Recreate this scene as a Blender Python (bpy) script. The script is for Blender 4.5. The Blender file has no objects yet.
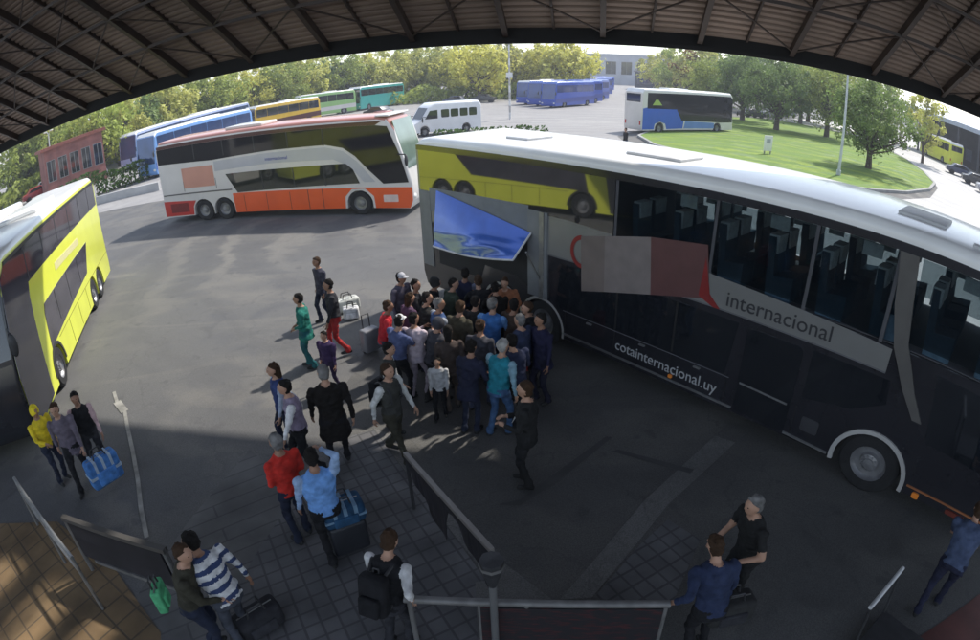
import bpy, bmesh, math, random
from mathutils import Vector, Matrix, noise
R=math.radians; PI=math.pi
sc=bpy.context.scene; COL=bpy.context.collection
# ------------------------------------------------------------------ camera maths (one wide lens)
POLY=(0.04570375034782584,0.00037619628761371933,-5.824399996710061e-05,2.019182891989824e-06)
PITCH=0.5666149582829486; ROLL=-0.019250718994908888; CH=5.711045600910731; CX,CY=507.78,408.72
def ray(px,py):
    x=(px-CX)*36/980; y=(CY-py)*36/980; r=math.hypot(x,y); a=math.atan2(y,x)+ROLL
    th=sum(k*r**(i+1) for i,k in enumerate(POLY))
    X=math.sin(th)*math.cos(a); U=math.sin(th)*math.sin(a); F=math.cos(th)
    return Vector((X,F*math.cos(PITCH)+U*math.sin(PITCH),-F*math.sin(PITCH)+U*math.cos(PITCH)))
def at(px,py,z=0.0):
    d=ray(px,py); t=(z-CH)/d.z
    return Vector((d.x*t,d.y*t,z))
# ------------------------------------------------------------------ materials
MATS={}
def mat(name,col,rough=.6,metal=0.,var=.12,scale=3.,bump=0.,bscale=40.,spec=.5,coat=0.,ior=None,rand=0.):
    if name in MATS: return MATS[name]
    m=bpy.data.materials.new(name); m.use_nodes=True; nt=m.node_tree; N=nt.nodes; L=nt.links
    b=N['Principled BSDF']; b.inputs['Roughness'].default_value=rough; b.inputs['Metallic'].default_value=metal
    b.inputs['Specular IOR Level'].default_value=spec
    if ior: b.inputs['IOR'].default_value=ior
    if coat: b.inputs['Coat Weight'].default_value=coat; b.inputs['Coat Roughness'].default_value=.08
    tc=N.new('ShaderNodeTexCoord'); nz=N.new('ShaderNodeTexNoise'); nz.inputs['Scale'].default_value=scale; nz.inputs['Detail'].default_value=5
    L.new(tc.outputs['Object'],nz.inputs['Vector'])
    mr=N.new('ShaderNodeMapRange'); mr.inputs['From Min'].default_value=.3; mr.inputs['From Max'].default_value=.7
    mr.inputs['To Min'].default_value=1-var; mr.inputs['To Max'].default_value=1+var
    L.new(nz.outputs['Fac'],mr.inputs['Value'])
    hs=N.new('ShaderNodeHueSaturation'); hs.inputs['Color'].default_value=(*col,1)
    if rand:
        oi=N.new('ShaderNodeObjectInfo'); ma=N.new('ShaderNodeMath'); ma.operation='MULTIPLY_ADD'
        L.new(oi.outputs['Random'],ma.inputs[0]); ma.inputs[1].default_value=rand; ma.inputs[2].default_value=1-rand/2
        mm=N.new('ShaderNodeMath'); mm.operation='MULTIPLY'; L.new(ma.outputs[0],mm.inputs[0]); L.new(mr.outputs[0],mm.inputs[1]); L.new(mm.outputs[0],hs.inputs['Value'])
    else: L.new(mr.outputs[0],hs.inputs['Value'])
    L.new(hs.outputs[0],b.inputs['Base Color'])
    if bump:
        n2=N.new('ShaderNodeTexNoise'); n2.inputs['Scale'].default_value=bscale; n2.inputs['Detail'].default_value=4; L.new(tc.outputs['Object'],n2.inputs['Vector'])
        bp=N.new('ShaderNodeBump'); bp.inputs['Strength'].default_value=bump; bp.inputs['Distance'].default_value=.02
        L.new(n2.outputs['Fac'],bp.inputs['Height']); L.new(bp.outputs[0],b.inputs['Normal'])
    MATS[name]=m; return m
def ground_mat(name,base,stain,dark,scale=.35,rough=.85,big=1.,speck=.25):
    m=bpy.data.materials.new(name); m.use_nodes=True; nt=m.node_tree; N=nt.nodes; L=nt.links; b=N['Principled BSDF']
    b.inputs['Roughness'].default_value=rough; b.inputs['Specular IOR Level'].default_value=.35
    tc=N.new('ShaderNodeTexCoord'); mp=N.new('ShaderNodeMapping'); mp.inputs['Rotation'].default_value=(0,0,R(-28)); mp.inputs['Scale'].default_value=(.45,1.5,1)
    L.new(tc.outputs['Object'],mp.inputs['Vector'])
    def nz(sca,det,dist=0,vec=None):
        n=N.new('ShaderNodeTexNoise'); n.inputs['Scale'].default_value=sca; n.inputs['Detail'].default_value=det; n.inputs['Distortion'].default_value=dist
        L.new(vec or tc.outputs['Object'],n.inputs['Vector']); return n
    def ramp(src,p0,p1,v0=0,v1=1):
        r=N.new('ShaderNodeMapRange'); r.inputs['From Min'].default_value=p0; r.inputs['From Max'].default_value=p1; r.inputs['To Min'].default_value=v0; r.inputs['To Max'].default_value=v1
        L.new(src,r.inputs['Value']); return r.outputs[0]
    def mix(f,a,bb,t='MIX'):
        x=N.new('ShaderNodeMix'); x.data_type='RGBA'; x.blend_type=t
        if isinstance(f,float): x.inputs[0].default_value=f
        else: L.new(f,x.inputs[0])
        for i,v in ((6,a),(7,bb)):
            if isinstance(v,tuple): x.inputs[i].default_value=(*v,1)
            else: L.new(v,x.inputs[i])
        return x.outputs[2]
    wv=N.new('ShaderNodeTexWave'); wv.wave_type='RINGS'; wv.rings_direction='Z'; wv.inputs['Scale'].default_value=.13; wv.inputs['Distortion'].default_value=11; wv.inputs['Detail'].default_value=5; wv.inputs['Detail Scale'].default_value=.9; wv.inputs['Detail Roughness'].default_value=.65
    wm=N.new('ShaderNodeMapping'); wm.inputs['Location'].default_value=(-3,-24,0); L.new(tc.outputs['Object'],wm.inputs[0]); L.new(wm.outputs[0],wv.inputs[0])
    vo=N.new('ShaderNodeTexVoronoi'); vo.feature='DISTANCE_TO_EDGE'; vo.inputs['Scale'].default_value=.45; vn=N.new('ShaderNodeTexNoise'); vn.inputs['Scale'].default_value=1.2; vn.inputs['Detail'].default_value=6; va=N.new('ShaderNodeVectorMath'); va.operation='MULTIPLY_ADD'; va.inputs[1].default_value=(1.6,1.6,0)
    L.new(tc.outputs['Object'],vn.inputs['Vector']); L.new(vn.outputs['Color'],va.inputs[0]); L.new(tc.outputs['Object'],va.inputs[2]); L.new(va.outputs[0],vo.inputs['Vector'])
    s1=nz(scale,6,1.4,mp.outputs[0]); s2=nz(scale*2.6,7,.8); s3=nz(60,2); s4=nz(.12,3)
    c=mix(ramp(s1.outputs['Fac'],.48,.66,0,.85*big),base,stain)
    c=mix(ramp(s2.outputs['Fac'],.52,.72,0,.7*big),c,dark)
    c=mix(ramp(s4.outputs['Fac'],.4,.62,0,.45*big),c,dark)
    wq=N.new('ShaderNodeMath'); wq.operation='MULTIPLY'; L.new(ramp(wv.outputs['Fac'],.55,.95,0,.8*big),wq.inputs[0]); L.new(ramp(s4.outputs['Fac'],.42,.6),wq.inputs[1]); c=mix(wq.outputs[0],c,stain)
    c=mix(ramp(wv.outputs['Fac'],.25,.0,0,.25*big),c,dark)
    c=mix(ramp(vo.outputs['Distance'],.012,.0,0,.55*big),c,dark)
    dn=nz(2.3,2,0); c=mix(ramp(dn.outputs['Fac'],.64,.70,0,.6*big),c,dark)
    g=N.new('ShaderNodeMapRange'); g.inputs['To Min'].default_value=1-speck; g.inputs['To Max'].default_value=1+speck; g.inputs['From Min'].default_value=.3; g.inputs['From Max'].default_value=.7
    L.new(s3.outputs['Fac'],g.inputs['Value'])
    hs=N.new('ShaderNodeHueSaturation'); L.new(g.outputs[0],hs.inputs['Value']); L.new(c,hs.inputs['Color']); L.new(hs.outputs[0],b.inputs['Base Color'])
    L.new(ramp(s2.outputs['Fac'],.5,.75,rough,rough-.3),b.inputs['Roughness'])
    bp=N.new('ShaderNodeBump'); bp.inputs['Strength'].default_value=.25; bp.inputs['Distance'].default_value=.01; L.new(s3.outputs['Fac'],bp.inputs['Height']); L.new(bp.outputs[0],b.inputs['Normal'])
    MATS[name]=m; return m
def paver_mat(name,c1,c2,mortar,rot,bw,bh,off=.5):
    m=bpy.data.materials.new(name); m.use_nodes=True; nt=m.node_tree; N=nt.nodes; L=nt.links; b=N['Principled BSDF']; b.inputs['Roughness'].default_value=.8
    tc=N.new('ShaderNodeTexCoord'); mp=N.new('ShaderNodeMapping'); mp.inputs['Rotation'].default_value=(0,0,rot); L.new(tc.outputs['Object'],mp.inputs['Vector'])
    br=N.new('ShaderNodeTexBrick'); br.inputs['Scale'].default_value=1; br.inputs['Brick Width'].default_value=bw; br.inputs['Row Height'].default_value=bh
    br.inputs['Mortar Size'].default_value=.018; br.inputs['Mortar Smooth'].default_value=.3; br.offset=off
    br.inputs['Color1'].default_value=(*c1,1); br.inputs['Color2'].default_value=(*c2,1); br.inputs['Mortar'].default_value=(*mortar,1)
    L.new(mp.outputs[0],br.inputs['Vector'])
    n=N.new('ShaderNodeTexNoise'); n.inputs['Scale'].default_value=1.3; n.inputs['Detail'].default_value=6; L.new(tc.outputs['Object'],n.inputs['Vector'])
    g=N.new('ShaderNodeMapRange'); g.inputs['From Min'].default_value=.3; g.inputs['From Max'].default_value=.7; g.inputs['To Min'].default_value=.6; g.inputs['To Max'].default_value=1.3; L.new(n.outputs['Fac'],g.inputs['Value'])
    hs=N.new('ShaderNodeHueSaturation'); L.new(g.outputs[0],hs.inputs['Value']); L.new(br.outputs['Color'],hs.inputs['Color']); L.new(hs.outputs[0],b.inputs['Base Color'])
    bp=N.new('ShaderNodeBump'); bp.inputs['Strength'].default_value=.4; bp.inputs['Distance'].default_value=.01; bp.invert=True; L.new(br.outputs['Fac'],bp.inputs['Height']); L.new(bp.outputs[0],b.inputs['Normal'])
    MATS[name]=m; return m
def glass_mat(name,tint,clear,ior=1.9):
    m=bpy.data.materials.new(name); m.use_nodes=True; nt=m.node_tree; N=nt.nodes; L=nt.links
    b=N['Principled BSDF']; b.inputs['Base Color'].default_value=(*tint,1); b.inputs['Roughness'].default_value=.03; b.inputs['IOR'].default_value=ior
    t=N.new('ShaderNodeBsdfTransparent'); t.inputs[0].default_value=(.70,.76,.78,1)
    mx=N.new('ShaderNodeMixShader'); mx.inputs[0].default_value=1-clear
    L.new(t.outputs[0],mx.inputs[1]); L.new(b.outputs[0],mx.inputs[2]); L.new(mx.outputs[0],N['Material Output'].inputs[0])
    MATS[name]=m; return m
def cloth(c,k=.2): return mat('cloth_%.2f_%.2f_%.2f'%c,c,.9,0,k,9,.35,60,.2)
def paint(name,c,rough=.3,var=.06): return mat('paint_'+name,c,rough,0,var,1.2,0,40,.5,.4)
BLACKG=mat('dark_glass',(.012,.014,.018),.05,0,.1,1,ior=1.9)
TYRE=mat('tyre_rubber',(.018,.018,.019),.85,0,.2,6,.2)
RIM=mat('wheel_rim',(.32,.32,.33),.4,.6,.15,8)
STEEL=mat('galvanised_steel',(.30,.30,.295),.45,.7,.15,10)
DARKM=mat('dark_metal',(.045,.045,.048),.5,.3,.2,8)
LAMPW=mat('lamp_glass',(.75,.75,.7),.15); LAMPR=mat('tail_lamp',(.5,.03,.02),.2); LAMPO=mat('amber_lamp',(.9,.28,.04),.25)
SKIN=mat('skin',(.42,.24,.16),.6,0,.08,12); SKIN2=mat('skin_tan',(.30,.16,.10),.6,0,.08,12)
EYE=mat('eye_dark',(.02,.015,.012),.2)
# ------------------------------------------------------------------ mesh builder
class MB:
    def __init__(s): s.v=[];s.f=[];s.m=[]
    def add(s,vs,fs,mi=0):
        o=len(s.v); s.v+= [tuple(v) for v in vs]
        for f in fs: s.f.append([o+i for i in f]); s.m.append(mi)
    def box(s,a,b,mi=0,M=None):
        x0,y0,z0=a;x1,y1,z1=b
        vs=[Vector(p) for p in ((x0,y0,z0),(x1,y0,z0),(x1,y1,z0),(x0,y1,z0),(x0,y0,z1),(x1,y0,z1),(x1,y1,z1),(x0,y1,z1))]
        if M: vs=[M@v for v in vs]
        s.add(vs,[(0,3,2,1),(4,5,6,7),(0,1,5,4),(1,2,6,5),(2,3,7,6),(3,0,4,7)],mi)
    def tube(s,p0,p1,r0,r1=None,n=8,mi=0,cap=True):
        p0=Vector(p0);p1=Vector(p1); r1=r0 if r1 is None else r1; d=(p1-p0)
        if d.length<1e-6: return
        d.normalize(); u=d.orthogonal().normalized(); w=d.cross(u)
        vs=[p0+(u*math.cos(2*PI*i/n)+w*math.sin(2*PI*i/n))*r0 for i in range(n)]+[p1+(u*math.cos(2*PI*i/n)+w*math.sin(2*PI*i/n))*r1 for i in range(n)]
        fs=[(i,(i+1)%n,n+(i+1)%n,n+i) for i in range(n)]
        if cap: fs+=[tuple(range(n-1,-1,-1)),tuple(range(n,2*n))]
        s.add(vs,fs,mi)
    def path(s,pts,r,n=6,mi=0):
        for a,b in zip(pts[:-1],pts[1:]): s.tube(a,b,r,r,n,mi)
    def prism(s,poly,f,t0,t1,mi=0):
        n=len(poly); vs=[f(p[0],p[1],t0) for p in poly]+[f(p[0],p[1],t1) for p in poly]
        s.add(vs,[tuple(range(n)),tuple(range(2*n-1,n-1,-1))]+[(i,n+i,n+(i+1)%n,(i+1)%n) for i in range(n)],mi)
    def ell(s,c,r,M=None,nu=12,nv=8,mi=0,v0=0.,v1=1.):
        c=Vector(c); vs=[];fs=[]
        for j in range(nv+1):
            t=PI*(v0+(v1-v0)*j/nv)
            for i in range(nu):
                p=2*PI*i/nu; q=Vector((r[0]*math.sin(t)*math.cos(p),r[1]*math.sin(t)*math.sin(p),r[2]*math.cos(t)))
                vs.append(c+(M@q if M else q))
        for j in range(nv):
            for i in range(nu): a=j*nu+i;b=j*nu+(i+1)%nu; fs.append((a,a+nu,b+nu,b))
        s.add(vs,fs,mi)
    def lathe(s,prof,c,axis,n=24,mi=0):
        axis=Vector(axis).normalized(); u=axis.orthogonal().normalized(); w=axis.cross(u); c=Vector(c); vs=[];fs=[]
        for (r,h) in prof:
            for i in range(n): a=2*PI*i/n; vs.append(c+axis*h+(u*math.cos(a)+w*math.sin(a))*r)
        for j in range(len(prof)-1):
            for i in range(n): a=j*n+i;b=j*n+(i+1)%n; fs.append((a,b,b+n,a+n))
        s.add(vs,fs,mi)
    def mesh(s,name,mats):
        me=bpy.data.meshes.new(name); me.from_pydata(s.v,[],s.f); 
        for m in (mats if isinstance(mats,(list,tuple)) else [mats]): me.materials.append(m)
        me.polygons.foreach_set('material_index',s.m); me.update(); return me
    def build(s,name,mats,parent=None,smooth=False,fix=True,bevel=0,angle=35):
        me=s.mesh(name,mats)
        if fix:
            bm=bmesh.new(); bm.from_mesh(me); bmesh.ops.recalc_face_normals(bm,faces=bm.faces)
            if bevel:
                es=[e for e in bm.edges if len(e.link_faces)==2 and e.calc_face_angle(0)>R(angle)]
                bmesh.ops.bevel(bm,geom=es,offset=bevel,segments=3,profile=.5,affect='EDGES',clamp_overlap=True)
            bm.to_mesh(me); bm.free()
        if smooth:
            me.polygons.foreach_set('use_smooth',[True]*len(me.polygons))
            try: me.set_sharp_from_angle(angle=R(40))
            except Exception: pass
        o=bpy.data.objects.new(name,me); COL.objects.link(o)
        if parent: o.parent=parent
        return o
def tag(o,label,cat,group=None):
    o['label']=label; o['category']=cat
    if group: o['group']=group
    return o
def struct(o): o['kind']='structure'; return o
def thing(name,label,cat,loc=(0,0,0),rz=0,group=None):
    o=bpy.data.objects.new(name,None); COL.objects.link(o); o.location=loc; o.rotation_euler=(0,0,rz); o.empty_display_size=.2
    return tag(o,label,cat,group)
def kids(o): return [c for c in bpy.data.objects if c.parent==o]
def dup(o,parent=None,_k=None):
    c=o.copy(); COL.objects.link(c); c.parent=parent
    for ch in kids(o): dup(ch,c)
    return c
def text_obj(name,s,size,m,parent,M,ext=.004,shear=0):
    cu=bpy.data.curves.new(name,'FONT'); cu.body=s; cu.size=size; cu.extrude=ext; cu.shear=shear; cu.resolution_u=3
    t=bpy.data.objects.new('tmp',cu); COL.objects.link(t); dg=bpy.context.evaluated_depsgraph_get(); me=bpy.data.meshes.new_from_object(t.evaluated_get(dg))
    bpy.data.objects.remove(t); me.materials.clear(); me.materials.append(m); me.transform(M)
    o=bpy.data.objects.new(name,me); COL.objects.link(o); o.parent=parent; return o
# ------------------------------------------------------------------ world, sun, camera
SAZ=math.atan2(.72,.69); SEL=R(50)
sdir=Vector((math.cos(SEL)*math.cos(SAZ),math.cos(SEL)*math.sin(SAZ),math.sin(SEL)))
w=bpy.data.worlds.new('World'); sc.world=w; w.use_nodes=True; nt=w.node_tree; bg=nt.nodes['Background']
sky=nt.nodes.new('ShaderNodeTexSky'); sky.sky_type='NISHITA'; sky.sun_disc=False; sky.sun_elevation=SEL; sky.sun_rotation=PI/2-SAZ
sky.air_density=1.0; sky.dust_density=.6; sky.ozone_density=1.5
hs=nt.nodes.new('ShaderNodeHueSaturation'); hs.inputs['Saturation'].default_value=.62; nt.links.new(sky.outputs[0],hs.inputs['Color']); nt.links.new(hs.outputs[0],bg.inputs[0]); bg.inputs[1].default_value=.15
sl=bpy.data.lights.new('sun','SUN'); sl.energy=3.1; sl.angle=R(2); sl.color=(1,.95,.87); so=bpy.data.objects.new('sun',sl); COL.objects.link(so)
so.rotation_euler=(-sdir).to_track_quat('-Z','Y').to_euler()
cd=bpy.data.cameras.new('camera'); cam=bpy.data.objects.new('camera',cd); COL.objects.link(cam); sc.camera=cam
cam.location=(0,0,CH); cam.rotation_euler=(Matrix.Rotation(PI/2-PITCH,4,'X')@Matrix.Rotation(ROLL,4,'Z')).to_euler()
cd.type='PANO'; cd.panorama_type='FISHEYE_LENS_POLYNOMIAL'; cd.fisheye_fov=R(200); cd.sensor_width=36; cd.sensor_fit='HORIZONTAL'; cd.clip_end=3000
cd.fisheye_polynomial_k0=0; cd.fisheye_polynomial_k1=-POLY[0]; cd.fisheye_polynomial_k2=-POLY[1]; cd.fisheye_polynomial_k3=-POLY[2]; cd.fisheye_polynomial_k4=-POLY[3]
cd.shift_x=-(CX-490)/980; cd.shift_y=(CY-320)/640
sc.render.engine='CYCLES'; sc.view_settings.view_transform='Standard'; sc.view_settings.look='None'; sc.view_settings.gamma=1; sc.view_settings.exposure=.80
# ------------------------------------------------------------------ ground
ASPH=ground_mat('asphalt_yard',(.118,.117,.116),(.168,.160,.146),(.086,.085,.087))
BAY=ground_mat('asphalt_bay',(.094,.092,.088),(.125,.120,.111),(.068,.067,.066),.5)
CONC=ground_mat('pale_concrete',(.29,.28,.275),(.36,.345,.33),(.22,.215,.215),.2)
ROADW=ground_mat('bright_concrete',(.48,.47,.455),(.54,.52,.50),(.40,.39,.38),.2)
STRIP=ground_mat('concrete_strip',(.145,.141,.134),(.18,.175,.165),(.10,.098,.096),.9)
def sheet(name,pts,z,m):
    b=MB(); b.add([(p[0],p[1],z) for p in pts],[tuple(range(len(pts)))]); o=b.build(name,m,fix=False)
    me=o.data
    if me.polygons[0].normal.z<0: me.flip_normals()
    return struct(o)
def pxs(l,z=0): return [at(x,y,z) for x,y in l]
sheet('ground',[(-698,-58),(698,-58),(698,898),(-698,898)],-.004,ASPH)
# far yard: paler concrete
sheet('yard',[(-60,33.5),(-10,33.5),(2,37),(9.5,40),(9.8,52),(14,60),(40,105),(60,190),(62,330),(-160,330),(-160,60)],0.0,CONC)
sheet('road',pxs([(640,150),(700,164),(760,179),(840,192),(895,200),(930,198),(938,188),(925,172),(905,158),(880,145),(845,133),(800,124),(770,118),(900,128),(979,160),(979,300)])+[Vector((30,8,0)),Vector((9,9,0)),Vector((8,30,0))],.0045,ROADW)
# grass island
gi=pxs([(640,137),(655,146),(700,158),(760,173),(820,184),(870,191),(905,193),(928,190),(933,184),(922,172),(905,160),(882,149),(845,135),(800,125),(760,119),(730,118),(700,121),(660,129)])
GR=ground_mat('lawn_grass',(.13,.22,.025),(.22,.29,.03),(.08,.15,.025),.25,.9,1.,.5)
b=MB(); n=len(gi); b.add([(p.x,p.y,.155) for p in gi]+[(p.x,p.y,0.0) for p in gi],[tuple(range(n))]+[(i,(i+1)%n,n+(i+1)%n,n+i) for i in range(n)]); struct(b.build('lawn',GR))
ctr=sum(gi,Vector())/n; KERB=mat('kerb_concrete',(.30,.30,.29),.8,0,.2,2,.2)
b=MB()
for i in range(n):
    a,c=gi[i],gi[(i+1)%n]
    ao=a+(a-ctr).normalized()*.28; co=c+(c-ctr).normalized()*.28
    b.add([(a.x,a.y,0.0),(c.x,c.y,0.0),(co.x,co.y,0.0),(ao.x,ao.y,0.0),(a.x,a.y,.19),(c.x,c.y,.19),(co.x,co.y,.19),(ao.x,ao.y,.19)],[(4,5,6,7),(0,1,5,4),(2,3,7,6)])
struct(b.build('kerb',KERB,fix=True))
# near bays and paving
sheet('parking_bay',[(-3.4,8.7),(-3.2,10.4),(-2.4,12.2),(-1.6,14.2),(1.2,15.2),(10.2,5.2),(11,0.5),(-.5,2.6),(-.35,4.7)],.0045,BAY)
def pang(a,c): d=at(*c)-at(*a); return math.atan2(d.y,d.x)
PAVE=paver_mat('block_paving',(.105,.104,.108),(.13,.127,.13),(.070,.069,.071),-pang((374,430),(470,558)),.22,.22,.0)
sheet('paving',pxs([(352,436),(374,430),(470,558),(498,600)])+[Vector((-.3,2.6,0)),Vector((-3.6,2.4,0))]+pxs([(230,600),(262,545),(300,490)]),.0085,PAVE)
PAVE2=paver_mat('slab_paving',(.125,.122,.118),(.11,.107,.106),(.078,.076,.076),-pang((250,572),(336,534)),2.6,.30,.35)
sheet('walkway',pxs([(300,490),(262,545),(230,600)])+[Vector((-3.6,2.4,0)),Vector((-5.2,3.2,0))]+pxs([(170,548),(190,520),(250,450)]),.0065,PAVE2)
sheet('pavement',[(-.02,5.0),(.45,4.4),(.40,2.6),(-.3,2.6),(-.45,4.9)],.0145,STRIP)
sheet('concrete_strip',pxs([(373,428),(392,436),(470,540),(510,568),(552,600),(520,600),(475,562)]),.0105,STRIP)
sheet('concrete_strip',pxs([(560,600),(592,598),(668,505),(735,443),(715,436),(645,500)]),.0105,STRIP)
sheet('paving',pxs([(594,598),(640,545),(668,520),(700,540),(672,604),(640,606)]),.0085,PAVE)
sheet('drain_cover',pxs([(498,505),(520,506),(560,480),(612,438),(606,437),(552,476),(520,500)]),.0115,mat('drain_iron',(.062,.061,.06),.8))
sheet('drain_cover',pxs([(612,452),(618,450),(694,470),(690,474)]),.0115,MATS['drain_iron'])
OCH=paver_mat('ochre_tile',(.18,.115,.055),(.15,.10,.05),(.085,.06,.035),R(30),.4,.4,0)
sheet('platform',[(-12,5.0),(-7.5,5.75),(-5.75,4.95),(-4.4,3.9),(-3.7,2.3),(-3.7,-2),(-12,-2)],.0125,OCH)
sheet('platform',[(4.3,3.2),(7.5,4.1),(10,3.5),(10,-2),(4.0,-2)],.0125,mat('red_tile',(.10,.03,.025),.6,0,.3,2))
LINE=mat('worn_white_paint',(.27,.26,.235),.7,0,.45,3)
cl=[at(*q) for q in [(114,392),(117,402),(125,412),(127,424),(133,452),(138,480),(141,508),(147,538)]]
b=MB()
for i,(a,c) in enumerate(zip(cl[:-1],cl[1:])):
    d=(c-a).normalized(); nn=Vector((-d.y,d.x,0))*(.04 if i!=1 else .09)
    b.add([a-nn,a+nn,c+nn,c-nn],[(0,1,2,3)])
for v in range(len(b.v)): b.v[v]=(b.v[v][0],b.v[v][1],.010)
struct(b.build('road_marking',LINE,fix=False))
HZ=bpy.data.materials.new('haze_air'); HZ.use_nodes=True; N=HZ.node_tree.nodes; N.remove(N['Principled BSDF']); pv=N.new('ShaderNodeVolumePrincipled'); pv.inputs['Color'].default_value=(.86,.9,1,1); pv.inputs['Density'].default_value=.0010; pv.inputs['Anisotropy'].default_value=.2
HZ.node_tree.links.new(pv.outputs[0],N['Material Output'].inputs['Volume'])
b=MB(); b.box((-700,-60,-1.2),(700,900,24)); hz=b.build('haze',HZ); hz['kind']='stuff'
# ------------------------------------------------------------------ terminal roof
DECK=mat('roof_sheet',(.20,.145,.115),.75,0,.25,.7); RSTEEL=mat('roof_steel',(.032,.020,.015),.6,.2,.25,2); FASC=mat('roof_fascia',(.006,.005,.005),.9)
RZ=6.165; RY=11.7; dirx=Vector((1,-.154,0)).normalized(); diry=Vector((-dirx.y*-1*-1,dirx.x,0)); diry=Vector((.154,1,0)).normalized()
SL=.62; RO=Vector((0,RY,RZ)); iny=-diry
def rp(s,t,h=0): # s along edge, t inwards (towards the viewer), h above soffit plane
    return RO+dirx*s+iny*t+Vector((0,0,SL*t+h))
roof=thing('terminal_roof','dark brown sloping steel roof with trusses over the boarding bays','roof',RO)
def loc(p): return p-RO
b=MB(); S0,S1,T1=-24,26,15; p=.15; nc=int(T1/p)
SEGS=[(S0,-3.4,0),(-3.4,-2.4,1),(-2.4,-1.8,0),(-1.8,-.9,1),(-.9,-.4,0),(-.4,.2,1),(.2,S1,0)]
for sa,sb,hole in SEGS:
    for t_a,t_b in (((0,2.4),(4.2,T1)) if hole else ((0,T1),)):
        vs=[]
        for i in range(int(round(t_a/p)),int(t_b/p)+1):
            t=i*p; h=.30
            for k,(dt,hh) in enumerate(((0,0),(p*.5,0),(p*.55,.06),(p*.95,.06))):
                for s_ in (sa,sb): vs.append(loc(rp(s_,t+dt,h+hh)))
        m_=len(vs)//2
        b.add(vs,[(2*i,2*i+1,2*i+3,2*i+2) for i in range(m_-1)])
        b.add([loc(rp(sa,t_a-.1,.46)),loc(rp(sb,t_a-.1,.46)),loc(rp(sb,t_b+.1,.46)),loc(rp(sa,t_b+.1,.46))],[(0,1,2,3)])
b.build('roof_deck',DECK,roof,fix=False)
b=MB()
for (t0,t1,z0,z1) in ((-.12,.0,0.,.34),(-.22,.06,.34,.44),(0,.06,-.0,.07)):
    f=lambda s_,t,z: loc(RO+dirx*s_+iny*t+Vector((0,0,z)))
    q=[f(S0,t0,z0),f(S1,t0,z0),f(S1,t1,z0),f(S0,t1,z0),f(S0,t0,z1),f(S1,t0,z1),f(S1,t1,z1),f(S0,t1,z1)]
    b.add(q,[(0,3,2,1),(4,5,6,7),(0,1,5,4),(1,2,6,5),(2,3,7,6),(3,0,4,7)])
b.build('edge_beam',FASC,roof)
def bar(b,p,q,wd,ht,mi=0):
    p=Vector(p);q=Vector(q); d=(q-p).normalized(); up=Vector((0,0,1)); sd=d.cross(up).normalized(); up=sd.cross(d)
    vs=[]
    for e in (p,q):
        for a,c in ((-1,-1),(1,-1),(1,1),(-1,1)): vs.append(e+sd*a*wd/2+up*c*ht/2)
    b.add(vs,[(0,3,2,1),(4,5,6,7),(0,1,5,4),(1,2,6,5),(2,3,7,6),(3,0,4,7)],mi)
sp=1.75
for k in range(-13,15):
    s_=k*sp+.1
    b=MB(); bar(b,loc(rp(s_,.05,.2)),loc(rp(s_,T1,.2)),.07,.15); bar(b,loc(rp(s_,.05,.10)),loc(rp(s_,T1,.10)),.10,.02); b.build('rafter',RSTEEL,roof)
for k in range(-13,14):
    b=MB(); s_=k*sp+.1+sp/2; bar(b,loc(rp(s_,.05,.27)),loc(rp(s_,T1,.27)),.04,.10); b.build('ceiling_batten',RSTEEL,roof)
for k in range(-13,14):
    s_=k*sp+.1; b=MB()
    for j in range(5):
        t0=.15+j*1.25; 
        b.tube(loc(rp(s_,t0 if k%2 else t0+1.25,.12)),loc(rp(s_+sp,t0+1.25 if k%2 else t0,.12)),.02,n=5)
        bar(b,loc(rp(s_,t0+1.25,.12)),loc(rp(s_+sp,t0+1.25,.12)),.05,.07)
    b.build('cross_bracing',RSTEEL,roof)
for s_ in (-22,25):
    b=MB(); a=rp(s_,.2,.1); b.tube(loc(Vector((a.x,a.y,0))),loc(a),.16,n=12); b.build('roof_column',RSTEEL,roof,True)
# ------------------------------------------------------------------ wheels and coaches
def wheel(parent,x,y,z,r,wd,m):   # m: outward direction along local y (+1/-1 sign of outside)
    h=wd/2
    e=MB(); e.lathe([(r*.58,-h),(r*.9,-h),(r*.985,-h*.75),(r,-h*.4),(r,h*.4),(r*.985,h*.75),(r*.9,h),(r*.58,h)],(x,y,z),(0,m,0),28)
    t=e.build('wheel',TYRE,parent,True); t.data.name='tyre'
    q=MB(); q.lathe([(r*.6,h*.9),(r*.57,h*.6),(r*.5,h*.35),(r*.33,h*.3),(r*.28,h*.75),(r*.17,h*.85),(r*.16,h*1.05),(0.001,h*1.1)],(x,y,z),(0,m,0),28)
    for i in range(10):
        a=2*PI*i/10; q.tube((x+math.cos(a)*r*.23,y+m*h*.7,z+math.sin(a)*r*.23),(x+math.cos(a)*r*.23,y+m*h*.95,z+math.sin(a)*r*.23),.018,n=6)
    q.build('rim',RIM,t,True)
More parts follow.
